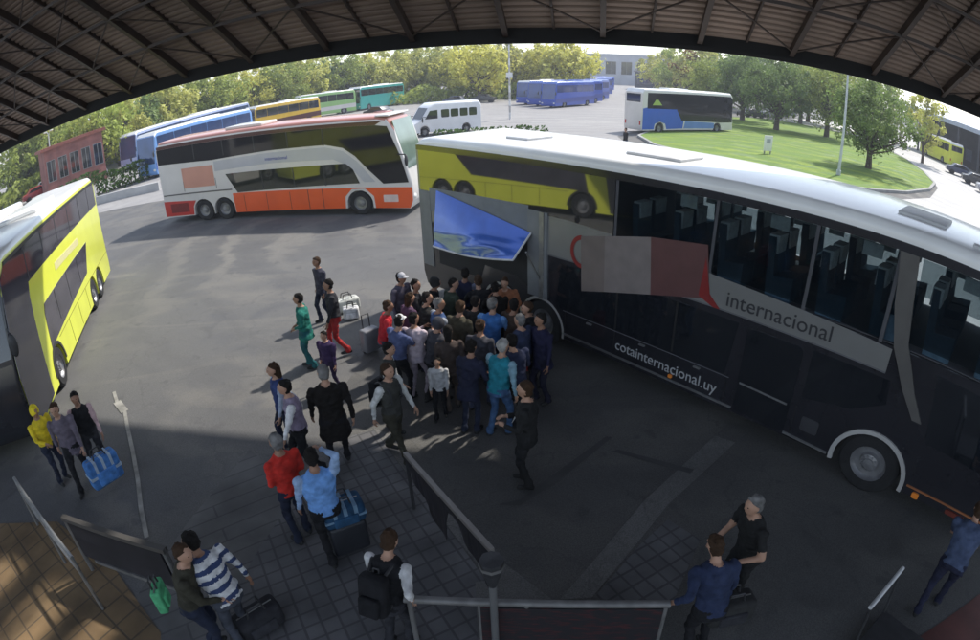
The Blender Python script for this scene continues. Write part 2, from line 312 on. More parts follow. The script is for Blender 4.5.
def coach(name,label,cat,A,ang,L,W,H,m,bodym,roofm=None,prof=None,wheels=(),group=None,zb=.3,wr=.5,mirrors=True,front=.35):
    root=thing(name,label,cat,(A[0],A[1],0),ang,group)
    if prof is None:
        prof=[(.12,zb),(L-.1,zb),(L,zb+.3),(L-.05,1.2),(L-front,H-.25),(L-front-.25,H),(.25,H),(.02,H-.3),(0,zb+.3)]
    # wheel arches cut in the outline bottom
    bot=[]; 
    for wx in sorted(wheels):
        rr=wr*1.2
        for k in range(0,13):
            a=PI-PI*k/12; bot.append((wx+rr*math.cos(a),max(zb,.46+rr*math.sin(a)) if 0<k<12 else zb))
    poly=[prof[0]]+bot+prof[1:]
    b=MB(); b.prism(poly,lambda x,z,t:(x,t*m,z),0,W)
    me=b.mesh('body',[bodym,roofm or bodym]); bm=bmesh.new(); bm.from_mesh(me); bmesh.ops.recalc_face_normals(bm,faces=bm.faces)
    es=[e for e in bm.edges if all(v.co.z>H*.82 for v in e.verts) and abs(e.verts[0].co.y-e.verts[1].co.y)<.01]
    bmesh.ops.bevel(bm,geom=es,offset=.2,segments=4,profile=.5,affect='EDGES')
    es=[e for e in bm.edges if all(v.co.x>L-front-.3 or v.co.x<.3 for v in e.verts) and all(zb+.01<v.co.z<H*.95 for v in e.verts) and abs(e.verts[0].co.y-e.verts[1].co.y)<.01 and len(e.link_faces)==2 and e.calc_face_angle(0)>R(50)]
    bmesh.ops.bevel(bm,geom=es,offset=.12,segments=3,profile=.5,affect='EDGES')
    bm.normal_update()
    for f in bm.faces:
        f.smooth=True
        if f.normal.z>.35 and f.calc_center_median().z>H*.8: f.material_index=1
    bm.to_mesh(me); bm.free(); me.set_sharp_from_angle(angle=R(35))
    o=bpy.data.objects.new('body',me); COL.objects.link(o); o.parent=root
    for wx in wheels:
        wheel(root,wx,m*.17,wr,wr,.3,-m); wheel(root,wx,m*(W-.17),wr,wr,.3,m)
    root['_m']=m; root['_W']=W; root['_L']=L; root['_H']=H
    return root,m,W,L,H
def clean(root):
    for k in ('_m','_W','_L','_H'):
        if k in root: del root[k]
def side(root,m,W,name,poly,mt,out=.012,far=False,inn=.0,label=None):
    b=MB()
    if not far: b.prism(poly,lambda x,z,t:(x,-m*t,z),-inn,out)
    else: b.prism(poly,lambda x,z,t:(x,m*(W+t),z),-inn,out)
    o=b.build(name,mt,root)
    if label: o['label']=label
    return o
def both(root,m,W,name,poly,mt,out=.012):
    side(root,m,W,name,poly,mt,out); side(root,m,W,name,poly,mt,out,True)
def rr(x0,x1,z0,z1,r=.08):
    pts=[]
    for cx,cz,a0 in ((x1-r,z0+r,-90),(x1-r,z1-r,0),(x0+r,z1-r,90),(x0+r,z0+r,180)):
        for k in range(4): a=R(a0+30*k); pts.append((cx+r*math.cos(a),cz+r*math.sin(a)))
    return pts
def windows(root,m,W,x0,x1,z0,z1,n,mt=None,gap=.05,nm='window'):
    mt=mt or BLACKG; wd=(x1-x0)/n
    for i in range(n): both(root,m,W,nm,rr(x0+i*wd+gap/2,x0+(i+1)*wd-gap/2,z0,z1,.06),mt)
def front_panel(root,m,W,L,z0,z1,x_at,mt,name='windscreen',inset=.15,out=.012,back=False):
    # sloped panel on the nose following x_at(z)
    s=-1 if back else 1; b=MB(); ys=(inset,W-inset); q=[]
    zs=[z0+(z1-z0)*k/4 for k in range(5)]
    for o_ in (out,-.02):
        for z in zs:
            for y in ys: q.append((x_at(z)+s*o_,m*y,z))
    fs=[]
    for k in range(4):
        fs.append((2*k,2*k+1,2*k+3,2*k+2)); fs.append((10+2*k,10+2*k+2,10+2*k+3,10+2*k+1)); fs.append((2*k,2*k+2,12+2*k,10+2*k)); fs.append((2*k+1,11+2*k,13+2*k,2*k+3))
    fs+=[(0,10,11,1),(8,9,19,18)]
    b.add(q,fs); return b.build(name,mt,root)
def mirrors(root,m,W,L,z):
    for yy,s in ((0,-1),(W,1)):
        b=MB(); b.tube((L-.15,m*(yy),z),(L+.28,m*(yy+s*.22),z+.02),.025,n=6); b.ell((L+.3,m*(yy+s*.24),z-.22),(.07,.11,.24),nu=10,nv=8); b.build('side_mirror',DARKM,root,True)
def lights(root,m,W,L,zf,zr):
    for y in (.25,W-.25):
        b=MB(); b.ell((L-.02,m*y,zf),(.08,.16,.11),nu=10,nv=8); b.build('headlight',LAMPW,root,True)
        b=MB(); b.box((-.02,m*y-.08,zr),(.05,m*y+.08,zr+.35)); b.build('tail_light',LAMPR,root)
def roofunit(root,m,W,x0,x1,H,mt,h=.14):
    b=MB(); b.box((x0,m*(W*.22) if m>0 else -W*.78,H-.01),(x1,m*(W*.78) if m>0 else -W*.22,H+h)); b.build('roof_unit',mt,root,True,bevel=.05)
# ---- 1. the big dark coach, with a real passenger deck
WHITEP=paint('roof_white',(.86,.855,.84),.25); SILV=mat('silver_paint',(.23,.23,.225),.3,.25,.08,1.,coat=.4); NAVY=mat('charcoal_paint',(.022,.022,.027),.22,0,.15,1,coat=.6)
INT=mat('cabin_lining',(.08,.08,.09),.8); SEAT=cloth((.05,.09,.13)); HEADC=cloth((.75,.75,.73))
GLC=glass_mat('tinted_glass',(.01,.012,.016),.76,1.75)
A=(-2.137,14.843); ANG=-.8372; L=14.2; W=2.55; H=4.17
bus=thing('double_decker_coach','large dark double decker coach with white roof and open luggage hatch beside the crowd','coach',(A[0],A[1],0),ANG)
zb=.36
def outline_low():
    pts=[(.12,zb)]
    for wx in (3.1,4.35,11.44):
        for k in range(13):
            a=PI-PI*k/12; pts.append((wx+.62*math.cos(a),max(zb,.46+.62*math.sin(a)) if 0<k<12 else zb))
    return pts+[(14.1,zb),(14.2,.8),(14.15,1.9),(13.95,2.48),(0.02,2.48),(0,.7)]
b=MB(); b.prism(outline_low(),lambda x,z,t:(x,t,z),0,W); lower=b.build('body',NAVY,bus)
b=MB()  # rear block and floor between the decks
b.box((.02,0.0,2.482),(.5,W,3.9)); b.box((.5,0,2.482),(6.1,.05,3.9)); 
b.build('rear_panel',SILV,bus)
b=MB(); b.prism([(.02,3.9),(.25,4.12),(.6,4.17),(12.9,4.17),(13.3,4.05),(13.45,3.9)],lambda x,z,t:(x,t,z),0,W)
me=b.mesh('roof',[WHITEP]); bm=bmesh.new(); bm.from_mesh(me); bmesh.ops.recalc_face_normals(bm,faces=bm.faces)
es=[e for e in bm.edges if all(v.co.z>3.95 for v in e.verts) and abs(e.verts[0].co.y-e.verts[1].co.y)<.01]
bmesh.ops.bevel(bm,geom=es,offset=.14,segments=4,profile=.5,affect='EDGES')
for f in bm.faces: f.smooth=True
bm.to_mesh(me); bm.free(); me.set_sharp_from_angle(angle=R(35)); o=bpy.data.objects.new('roof',me); COL.objects.link(o); o.parent=bus
side(bus,1,W,'roof_trim',[(.05,3.84),(13.5,3.84),(13.45,3.965),(.05,3.965)],NAVY,.02,inn=.03); side(bus,1,W,'roof_trim',[(.05,3.84),(13.5,3.84),(13.45,3.965),(.05,3.965)],NAVY,.02,True,inn=.03)
for (x0,x1,y0,y1) in ((2.4,3.1,.8,1.6),(5.7,6.9,.8,1.6),(10.7,11.5,.9,1.7),(12.0,12.6,.35,.5),(12.1,12.7,.8,.95)):
    b=MB(); b.box((x0,y0,4.165),(x1,y1,4.22)); b.build('roof_hatch',mat('hatch_grey',(.55,.55,.55),.5),bus,True,bevel=.02)
# upper windows near side: opaque rear glass then tinted panes
side(bus,1,W,'rear_window',[(.12,2.86),(5.0,2.9),(6.12,2.84),(6.12,3.84),(.12,3.84)],mat('mirror_glass',(.17,.17,.17),.03,.8,.03,1,ior=2.2),.014)
for wx0,wx1,z0 in ((6.2,8.1,2.72),(8.16,9.75,2.60),(9.81,11.0,2.52)): side(bus,1,W,'window',[(wx0,z0+.07),(wx1,z0),(wx1,3.83),(wx0,3.83)],GLC,.012)
side(bus,1,W,'window',[(11.42,2.62),(13.0,2.62),(13.1,2.8),(13.0,3.83),(11.36,3.83)],GLC,.012)
for wx0,wx1 in ((.5,3.2),(3.26,6),(6.06,8.4),(8.46,10.9),(10.96,13.1)): side(bus,1,W,'window',[(wx0,2.6),(wx1,2.6),(wx1,3.83),(wx0,3.83)],GLC,.012,True)
for x in (6.16,8.13,9.78,11.03,13.15): b=MB(); b.box((x-.03,.0,2.482),(x+.03,.05,3.84)); b.build('window_pillar',INT,bus)
for x in (3.23,6.03,8.43,10.93,13.15): b=MB(); b.box((x-.03,W-.05,2.482),(x+.03,W,3.84)); b.build('window_pillar',INT,bus)
side(bus,1,W,'curved_pillar',[(11.02,3.84),(11.3,3.84),(11.36,3.2),(11.45,2.6),(11.75,1.95),(12.0,1.55),(11.85,1.55),(11.55,1.95),(11.25,2.5),(11.1,3.1)],mat('pillar_grey',(.11,.105,.10),.35),.035)
side(bus,1,W,'silver_band',[(0.05,2.1),(4.8,2.08),(8.3,2.12),(11.24,2.08),(11.24,2.44),(10,2.52),(8.2,2.64),(6.2,2.8),(5,2.87),(.1,2.84)],SILV,.009)
side(bus,1,W,'silver_band',[(0.05,2.1),(11.24,2.08),(11.24,2.44),(8.2,2.6),(.1,2.6)],SILV,.009,True)
side(bus,1,W,'lower_window',[(4.8,1.02),(8.7,1.0),(8.8,1.98),(4.8,2.0)],BLACKG,.011)
side(bus,1,W,'passenger_door',rr(8.98,9.95,.42,1.96,.1),BLACKG,.016)
side(bus,1,W,'lower_window',[(10.1,1.15),(10.9,1.3),(11.4,1.6),(11.35,1.98),(10.1,1.98)],BLACKG,.011)
side(bus,1,W,'cab_window',[(12.15,1.3),(13.9,1.2),(13.75,2.3),(12.0,2.35)],BLACKG,.011)
side(bus,1,W,'sill_trim',[(4.95,.45),(8.95,.42),(8.95,.46),(4.95,.49)],STEEL,.02)
side(bus,1,W,'sill_trim',[(9.95,.40),(10.75,.38),(10.75,.42),(9.95,.44)],STEEL,.02)
side(bus,1,W,'marker_strip',[(12.15,.50),(13.6,.50),(13.6,.53),(12.15,.53)],mat('dull_orange',(.35,.13,.05),.5),.02)
side(bus,1,W,'marker_lamp',rr(12.28,12.40,.36,.46,.03),LAMPO,.03); side(bus,1,W,'marker_lamp',rr(12.9,13.25,.38,.46,.03),mat('dull_red',(.16,.03,.02),.5),.03); side(bus,1,W,'marker_lamp',rr(7.62,7.70,.50,.57,.02),LAMPO,.03)
SEAM=mat('seam_black',(.006,.006,.007),.7); 
for x in (5.0,6.3,7.6,8.75,10.05): side(bus,1,W,'panel_seam',[(x,.42),(x+.018,.42),(x+.018,.98),(x,.98)],SEAM,.004)
side(bus,1,W,'panel_seam',[(4.95,.98),(8.8,.96),(8.8,.975),(4.95,.995)],mat('seam_pale',(.12,.12,.13),.5),.005)
for x in (5.6,6.9,8.1): side(bus,1,W,'hatch_handle',rr(x,x+.14,.90,.935,.015),STEEL,.03)
for x in (6.3,7.6): side(bus,1,W,'window_divider',[(x,1.02),(x+.04,1.02),(x+.04,1.98),(x,1.98)],SEAM,.016)
side(bus,1,W,'fuel_cap',rr(10.2,10.5,.6,.85,.04),mat('cap_dark',(.05,.05,.055),.4),.012)
side(bus,1,W,'door_rail',[(9.02,.95),(9.9,.92),(9.9,.95),(9.02,.98)],STEEL,.03)
side(bus,1,W,'silver_edge',[(.05,2.07),(8.3,2.095),(11.24,2.055),(11.24,2.08),(8.3,2.12),(.05,2.10)],mat('seam_pale',(.12,.12,.13),.5),.012)
# wheel arch ring
b=MB(); P0=[(11.44+.66*math.cos(R(a)),.46+.66*math.sin(R(a))) for a in range(190,-11,-10)]
P1=[(11.44+.59*math.cos(R(a)),.46+.59*math.sin(R(a))) for a in range(-10,191,10)]
q=P0+P1; n=len(P0)
for t in (0,):
    vs=[(x,-.03,z) for x,z in P0]+[(x,-.03,z) for x,z in P1[::-1]]+[(x,.03,z) for x,z in P0]+[(x,.03,z) for x,z in P1[::-1]]
    for i in range(n-1): b.add([vs[i],vs[i+1],vs[n+i+1],vs[n+i]],[(0,1,2,3)]); b.add([vs[i],vs[i+1],vs[2*n+i+1],vs[2*n+i]],[(0,1,2,3)]); b.add([vs[n+i],vs[n+i+1],vs[3*n+i+1],vs[3*n+i]],[(0,1,2,3)])
b.build('wheel_arch',mat('arch_trim',(.45,.44,.42),.4),bus,True)
b=MB(); 
for wx in (3.1,4.35):
    for k in range(-10,190,10):
        a,c=R(k),R(k+10); b.add([(wx+.66*math.cos(a),-.02,.46+.66*math.sin(a)),(wx+.66*math.cos(c),-.02,.46+.66*math.sin(c)),(wx+.6*math.cos(c),-.02,.46+.6*math.sin(c)),(wx+.6*math.cos(a),-.02,.46+.6*math.sin(a))],[(0,1,2,3)])
b.build('wheel_arch',MATS['arch_trim'],bus)
for wx in (3.1,4.35,11.44): wheel(bus,wx,.18,.52,.52,.3,-1); wheel(bus,wx,W-.18,.52,.52,.3,1)
# nose
xa=lambda z: 14.18-(z-.8)*.02 if z<2 else 14.15-(z-2)*.42
for ya_ in (0,W-.12):
    b=MB(); b.prism([(13.2,2.485),(13.93,2.485),(13.5,3.84),(13.2,3.84)],lambda x,z,t:(x,t,z),ya_,ya_+.12); b.build('front_pillar',NAVY,bus)
b=MB(); b.add([(13.96,.1,2.5),(13.96,W-.1,2.5),(13.5,W-.1,3.85),(13.5,.1,3.85),(13.93,.1,2.5),(13.93,W-.1,2.5),(13.47,W-.1,3.85),(13.47,.1,3.85)],[(0,1,2,3),(7,6,5,4),(0,4,5,1),(2,6,7,3),(0,3,7,4),(1,5,6,2)]); b.build('windscreen',GLC,bus)
b=MB(); b.box((14.19,.25,1.0),(14.215,W-.25,1.75)); b.build('windscreen',BLACKG,bus)
mirrors(bus,1,W,14.1,3.0); lights(bus,1,W,14.2,.75,1.0)
# seats and cabin floor/lining
b=MB(); b.box((.5,.06,2.486),(13.3,W-.06,2.5)); b.build('cabin_floor',INT,bus)
b=MB(); b.box((.52,.06,3.86),(13.3,W-.06,3.895)); b.build('cabin_ceiling',mat('cabin_ceiling',(.25,.25,.27),.7),bus)
b=MB(); b.box((5.9,.06,2.5),(5.96,W-.06,3.85)); b.build('cabin_partition',INT,bus)
rs=random.Random(5)
for i in range(8):
    x=6.5+i*.86
    for y in (.12,.6,1.5,1.98):
        b=MB(); b.prism([(x,2.5),(x+.42,2.5),(x+.42,2.9),(x+.09,2.86),(x+.03,3.45),(x-.08,3.45)],lambda X,Z,T:(X,T,Z),y,y+.42); se=b.build('passenger_seat',SEAT,bus,True)
        b=MB(); b.box((x-.095,y+.05,3.2),(x+.075,y+.37,3.48)); b.build('headrest_cover',HEADC,se)
for (x,y) in ((6.6,2.42),(8.5,2.42),(9.2,2.42),(10.2,2.42),(10.7,2.42),(11.7,2.42),(12.3,2.42),(7.4,.09),(9.0,.09),(10.45,.09),(12.0,.09),(7.2,2.42),(8.0,2.42),(9.8,2.42),(12.8,2.42)):
    b=MB(); b.box((x,y,3.2 if y>1 else 3.6),(x+.3,y+.04,3.8)); b.build('curtain',HEADC,bus)
# logo band, writing
q=[((5.38,2.66),(5.44,1.56),(6.0,1.7),(5.95,2.78)),((5.95,2.78),(6.0,1.7),(7.05,1.95),(6.95,2.98)),((6.95,2.98),(7.05,1.95),(8.2,2.22),(8.05,3.1))]
for pl,cm in zip(q,((.16,.13,.12),(.20,.17,.165),(.11,.045,.045))): side(bus,1,W,'logo_panel',pl,mat('logo_%.2f'%cm[0],cm,.5),.022)
side(bus,1,W,'logo_panel',[(8.05,2.9),(8.2,2.3),(8.42,2.1),(8.3,2.1),(8.0,2.22)],mat('logo_red',(.22,.02,.02),.4),.024)
b=MB()
for k in range(95,265,12):
    a,c=R(k),R(k+12); f=lambda r_,t_:(5.42+r_*math.cos(t_),-.02,2.35+r_*1.1*math.sin(t_))
    b.add([f(.30,a),f(.30,c),f(.22,c),f(.22,a)],[(0,1,2,3)])
b.build('logo_ring',MATS['logo_red'],bus)
def side_text(root,m,s,size,x,z,mt,name='lettering',sl=0.,sx=1.,out=.014):
    M=Matrix.Translation((x,-m*out,z))@Matrix.Rotation(PI/2,4,'X')
    if m<0: M=Matrix.Translation((x,out,z))@Matrix.Rotation(PI,4,'Z')@Matrix.Rotation(PI/2,4,'X')
    text_obj(name,s,size,mt,root,M@Matrix.Diagonal((sx,1,1,1))@Matrix.Rotation(sl,4,'Z'))
side_text(bus,1,'internacional',.36,8.5,2.2,mat('ink',(.03,.03,.035),.5),sx=.98)
side_text(bus,1,'cotainternacional.uy',.30,6.35,.62,mat('grey_ink',(.45,.45,.45),.5),sl=-.02,sx=.93)
# luggage hold with raised hatch
HOLD=mat('hold_dark',(.02,.02,.022),.8)
side(bus,1,W,'luggage_hold',[(.75,1.05),(2.35,1.05),(2.5,1.4),(3.6,1.4),(3.9,1.25),(4.0,2.35),(.75,2.35)],HOLD,.013)
b=MB(); b.box((.8,-.012,2.28),(3.95,.0,2.33)); b.build('hold_rail',STEEL,bus)
side(bus,1,W,'hold_frame',[(.05,.9),(.5,.9),(.5,2.84),(.05,2.84)],mat('frame_grey',(.18,.19,.2),.5),.02)
side(bus,1,W,'hold_frame',[(3.95,1.1),(4.5,1.1),(4.5,2.95),(3.95,2.95)],MATS['frame_grey'],.04)
side(bus,1,W,'hold_frame',[(4.3,1.1),(4.42,1.1),(4.42,2.95),(4.3,2.95)],STEEL,.06)
side(bus,1,W,'hatch_backing',[(.5,2.36),(3.95,2.36),(3.95,3.02),(.5,2.95)],mat('slate_paint',(.16,.18,.22),.35),.016)
BLUEP=mat('blue_hatch_paint',(.05,.13,.50),.18,.3,.25,1.5,coat=.8)
def on_side(px,py,off):
    dr=ray(px,py); dv=Vector((math.cos(ANG),math.sin(ANG),0)); nv=Vector((-dv.y,dv.x,0)); A0=Vector((A[0],A[1],0))-nv*off
    t=((A0-Vector((0,0,CH))).dot(nv))/dr.dot(nv); q=Vector((0,0,CH))+dr*t; return ((q-A0).dot(dv),-off,q.z)
hx=[on_side(436,190,.03),on_side(531,233,.05),on_side(526,252,.45),on_side(500,268,.65),on_side(470,256,.6),on_side(433,246,.55)]
c00,c10,c11,c01=Vector(hx[0]),Vector(hx[1]),(Vector(hx[3])+Vector(hx[2]))/2,Vector(hx[5])
b=MB(); NU,NV=26,14
for lay in (0,1):
    for j in range(NV+1):
        for i in range(NU+1):
            a_,v_=i/NU,j/NV; q_=c00.lerp(c10,a_).lerp(c01.lerp(c11,a_),v_)
            q_+=Vector((0,-1,.35))*(.10*math.sin(PI*v_)*math.sin(PI*a_)+.035*noise.noise(Vector((a_*4+v_*3,v_*5,2)))*v_)+Vector((0,0,-.09*math.sin(PI*a_)*v_*v_))
            b.v.append(tuple(q_+Vector((0,.012*lay,-.02*lay))))
    o_=lay*(NU+1)*(NV+1)
    for j in range(NV):
        for i in range(NU): k_=o_+j*(NU+1)+i; b.f.append([k_,k_+1,k_+NU+2,k_+NU+1]); b.m.append(0)
hatch=b.build('luggage_hatch',BLUEP,bus,True,fix=False)
eb=[tuple(c10.lerp(c11,k/6)) for k in range(7)]+[tuple(c11.lerp(c01,k/10)+Vector((0,0,-.09*math.sin(PI*(1-k/10))))) for k in range(1,11)]
b=MB(); b.path(eb,.022); b.build('hatch_edge',mat('edge_white',(.6,.6,.62),.4),hatch)
for a_,c_ in (((hx[2][0],-.03,1.5),hx[2]),((hx[5][0]+.1,-.03,1.6),hx[5])):
    b=MB(); b.tube(a_,c_,.02); b.build('hatch_strut',STEEL,hatch)
# ---- 2. orange and white double decker
ORG=paint('orange',(.82,.11,.02)); WHT=paint('coach_white',(.68,.65,.62)); MAR=paint('maroon',(.07,.012,.012)); PINK=paint('salmon',(.62,.30,.22)); LGREY=paint('pale_grey',(.5,.5,.52))
oc,m,W2,L2,H2=coach('double_decker_coach','orange and white double decker coach turning in the yard','coach',(-16.461,26.465),R(-10.70),13.0,2.5,4.05,1,WHT,paint('roof_salmon',(.48,.20,.15)),
  prof=[(.1,.28),(12.85,.28),(13.0,.6),(13.0,1.25),(12.72,2.3),(12.35,3.6),(12.1,3.98),(11.7,4.05),(.2,4.05),(0,3.8),(0,.6)],wheels=(2.5,3.72,10.62),wr=.5)
both(oc,1,W2,'upper_window',[(.08,2.95),(3.4,2.84),(6.5,2.98),(9.3,3.02),(10.1,2.85),(10.6,2.5),(11.15,1.9),(11.75,1.32),(12.85,1.36),(12.55,2.5),(12.1,3.64),(11.6,3.7),(.08,3.7)],mat('smoked_glass',(.015,.015,.018),.06,0,.1,1,ior=1.42))
both(oc,1,W2,'upper_trim',[(.1,3.704),(11.6,3.704),(11.9,3.86),(.1,3.86)],MAR,.014)
both(oc,1,W2,'lower_window',[(4.07,2.12),(10.15,2.2),(10.45,1.95),(10.7,1.36),(4.6,1.22)],mat('reflective_glass',(.035,.04,.03),.04,.35,.1,1,ior=2.0))
for a in (2.4,4.1,5.8,7.5,9.2): both(oc,1,W2,'window_bar',[(a,2.99),(a+.05,2.99),(a+.05,3.69),(a,3.69)],DARKM,.016)
for a in (6.0,7.6,9.1): both(oc,1,W2,'window_bar',[(a,1.3),(a+.05,1.3),(a+.05,2.13),(a,2.13)],DARKM,.016)
both(oc,1,W2,'orange_skirt',[(4.35,.3),(9.93,.3),(9.97,.8),(10.3,1.12),(10.9,1.14),(11.28,.8),(11.32,.3),(12.84,.3),(12.98,.62),(12.98,1.16),(4.3,1.2)],ORG,.01)
both(oc,1,W2,'red_skirt',[(.04,.34),(1.85,.34),(1.9,.75),(2.1,1.02),(.04,1.1)],paint('red',(.55,.03,.02)),.01)
both(oc,1,W2,'engine_grille',[(.45,.5),(1.6,.5),(1.6,.95),(.45,.95)],mat('grille_red',(.20,.015,.012),.6),.014)
side(oc,1,W2,'colour_panel',rr(1.5,3.4,1.65,2.62,.02),PINK,.01); both(oc,1,W2,'vent_line',[(.1,1.36),(4.3,1.36),(4.3,1.42),(.1,1.42)],MATS['pillar_grey'],.012)
both(oc,1,W2,'swoosh',[(3.5,2.3),(6.5,2.42),(9.6,2.4),(10.3,2.1),(10.9,1.4),(11.4,1.4),(10.7,2.25),(10.1,2.72),(9.3,2.92),(6.5,2.88),(3.5,2.76)],LGREY,.008)
side_text(oc,1,'turismo' if False else 'internacional',.22,6.3,2.55,mat('blue_ink',(.08,.1,.35),.4))
front_panel(oc,1,W2,L2,1.9,3.85,lambda z: 12.72-(z-2.3)*.285,mat('windscreen_green',(.16,.22,.19),.06,.2,.2,1,ior=1.9))
b=MB(); b.box((11.6,.02,4.02),(12.2,W2-.02,4.10)); b.build('roof_visor',WHT,oc,True,bevel=.04)
mirrors(oc,1,W2,12.6,2.5); lights(oc,1,W2,13.0,.75,.8); roofunit(oc,1,W2,4,6,4.05,WHT); side(oc,1,W2,'number_plate',rr(11.7,12.35,.55,.85,.03),mat('pale_lettering',(.75,.6,.55),.5),.014)
for k in (4.9,6.1,7.3): side(oc,1,W2,'panel_seam',[(k,.32),(k+.02,.32),(k+.02,1.1),(k,1.1)],MATS['maroon'] if 'maroon' in MATS else DARKM,.012)
for k in (1.5,3.45,6.4,9.4): side(oc,1,W2,'panel_seam',[(k,1.5),(k+.015,1.5),(k+.015,2.0),(k,2.0)],DARKM,.012)
for k in (8.2,8.9): side(oc,1,W2,'panel_gap',[(k,.32),(k+.03,.32),(k+.03,1.18),(k,1.18)],DARKM,.012)
clean(oc)
# ---- 3. yellow double decker on the left
YEL=paint('yellow',(.70,.74,.075),.32); GREYG=mat('grey_glass',(.07,.065,.08),.07,.1,.3,1.5,ior=1.8)
ya=math.atan2(-.8997,.4365)
yc,m,W3,L3,H3=coach('double_decker_coach','bright yellow double decker coach with white roof at the left edge','coach',(-14.6,18.68),ya,12.1,2.5,4.0,-1,YEL,WHITEP,
  prof=[(.1,.32),(11.95,.32),(12.1,.7),(12.05,1.6),(11.55,3.6),(11.3,3.95),(11.0,4.0),(.4,4.0),(.08,3.8),(0,2.6),(0,.7)],wheels=(2.3,3.5,9.1),wr=.5)
both(yc,-1,W3,'upper_window',[(.3,2.92),(9.75,2.9),(9.9,2.6),(10.2,.9),(10.3,.36),(11.95,.36),(12.06,.8),(12.0,1.6),(11.55,3.5),(11.2,3.72),(.3,3.72)],GREYG)
for a in (1.6,3.2,4.8,6.4,8.0,9.6): both(yc,-1,W3,'window_bar',[(a,2.94),(a+.06,2.94),(a+.06,3.71),(a,3.71)],DARKM,.016)
both(yc,-1,W3,'lower_window',[(3.1,2.15),(3.9,1.32),(9.35,1.08),(9.15,1.9),(9.0,2.1)],GREYG)
for a in (4.9,6.4,7.9): both(yc,-1,W3,'window_bar',[(a,1.3),(a+.05,1.3),(a+.05,2.1),(a,2.1)],DARKM,.016)
both(yc,-1,W3,'roof_trim',[(.3,3.72),(11.2,3.72),(11.15,3.8),(.3,3.8)],DARKM,.018)
both(yc,-1,W3,'pale_stripe',[(4.1,2.35),(7.3,2.42),(7.25,2.62),(4.15,2.55)],paint('pale_yellow',(.75,.70,.35)),.01)
both(yc,-1,W3,'wheel_arch',[(x,z) for x,z in [(9.1+.66*math.cos(R(a)),.46+.66*math.sin(R(a))) for a in range(0,181,15)]]+[(8.52,.46)]+[(9.1+.58*math.cos(R(a)),.46+.58*math.sin(R(a))) for a in range(180,-1,-15)],DARKM,.02)
front_panel(yc,-1,W3,L3,.45,3.6,lambda z: 12.05-max(0,z-1.6)*.25,BLACKG,inset=.06)
yb=[k for k in kids(yc) if k.name.startswith('body')][0]; yb.data.materials.append(NAVY)
for f in yb.data.polygons:
    if f.normal.x>.3 and f.center.z<3.9 and f.center.x>10.5: f.material_index=2
mirrors(yc,-1,W3,12.0,2.6); roofunit(yc,-1,W3,4,6.2,4.0,WHITEP,.12); 
for k in (4.6,5.9,7.2): both(yc,-1,W3,'panel_seam',[(k,.36),(k+.02,.36),(k+.02,1.05),(k,1.05)],mat('olive_seam',(.16,.15,.02),.6),.006)
both(yc,-1,W3,'panel_seam',[(.1,1.05),(8.5,1.02),(8.5,1.035),(.1,1.065)],MATS['olive_seam'],.006)
clean(yc)
# ---- simple coaches further off
def far_coach(label,A,B,H,colr,roofc,stripe=None,m=1,dd=False,W=2.5,glass=None,group='coaches parked at the back of the yard',name='parked_coach',nx=6,front_first=False):
    A=Vector(A);B=Vector(B); d=B-A; Lc=d.length; ang=math.atan2(d.y,d.x)
    r,m,W,Lc,H=coach(name,label,'coach',A,ang,Lc,W,H,m,colr,roofc,wheels=(2.2,Lc-2.4),wr=.48,group=group)
    g=glass or BLACKG
    if dd:
        windows(r,m,W,.3,Lc-.5,H-1.35,H-.4,nx,g); windows(r,m,W,3.2,Lc-1.2,1.25,2.0,nx-1,g,nm='lower_window')
    else: windows(r,m,W,.3,Lc-.4,H-1.5,H-.5,nx,g)
    if stripe: both(r,m,W,'stripe',[(.05,.9),(Lc-.1,.7),(Lc-.1,1.3),(.05,1.55)],stripe,.008)
    xf=lambda z:Lc-.05-max(0,(z-1.2))*(.3/(H-1.45))
    front_panel(r,m,W,Lc,1.25,H-.35,xf,g); front_panel(r,m,W,Lc,H-1.2,H-.45,lambda z:0.0+.01,g,'rear_window',.3,.02,True)
    mirrors(r,m,W,Lc,2.3); lights(r,m,W,Lc,.7,.8); roofunit(r,m,W,Lc*.3,Lc*.5,H,roofc,.12); clean(r); return r
BLU=paint('blue',(.02,.07,.42)); BLU2=paint('light_blue',(.14,.30,.62)); GRN=paint('green',(.30,.52,.18)); TEAL=paint('teal',(.05,.32,.30)); GOLD=paint('gold',(.60,.38,.03)); LBL=paint('lavender_blue',(.35,.42,.65))
BGL=mat('blue_tinted_glass',(.03,.06,.16),.08,.3,.2,1,ior=1.7)
# coordinates read off the yard
far_coach('blue and white single deck coach parked behind the orange coach',at(252,128),at(139,168),4.0,LBL,WHITEP,BLU,-1,True,glass=BGL)
far_coach('white roofed blue coach half hidden behind the orange coach',at(256,146),at(158,178)+Vector((0,0,0)),3.9,BLU2,WHITEP,BLU,-1,True,glass=BGL)
far_coach('gold and brown coach with white roof behind the orange coach',at(322,121),at(256,134),3.5,GOLD,WHITEP,MAR,-1)
far_coach('pale green and white coach beside the teal coach',at(357,112),at(300,120),3.7,GRN,WHITEP,WHT,-1)
far_coach('long grey and green coach at the back left of the yard',at(356,101),at(288,110),4.0,TEAL,WHITEP,None,-1)
far_coach('teal coach parked to the left of the white minibus',at(405,104),at(361,111),3.9,TEAL,WHITEP,None,-1)
far_coach('white coach only its roof showing behind the yellow coach',(-19.0,19.0),(-12.6,6.6),3.9,WHT,WHITEP,BLU,-1,glass=GREYG)
blues=[(517,99,530,107),(527,101,543,108),(541,103,556,109),(552,99,569,107),(563,96,580,103),(572,92,590,97),(580,88,596,92)]
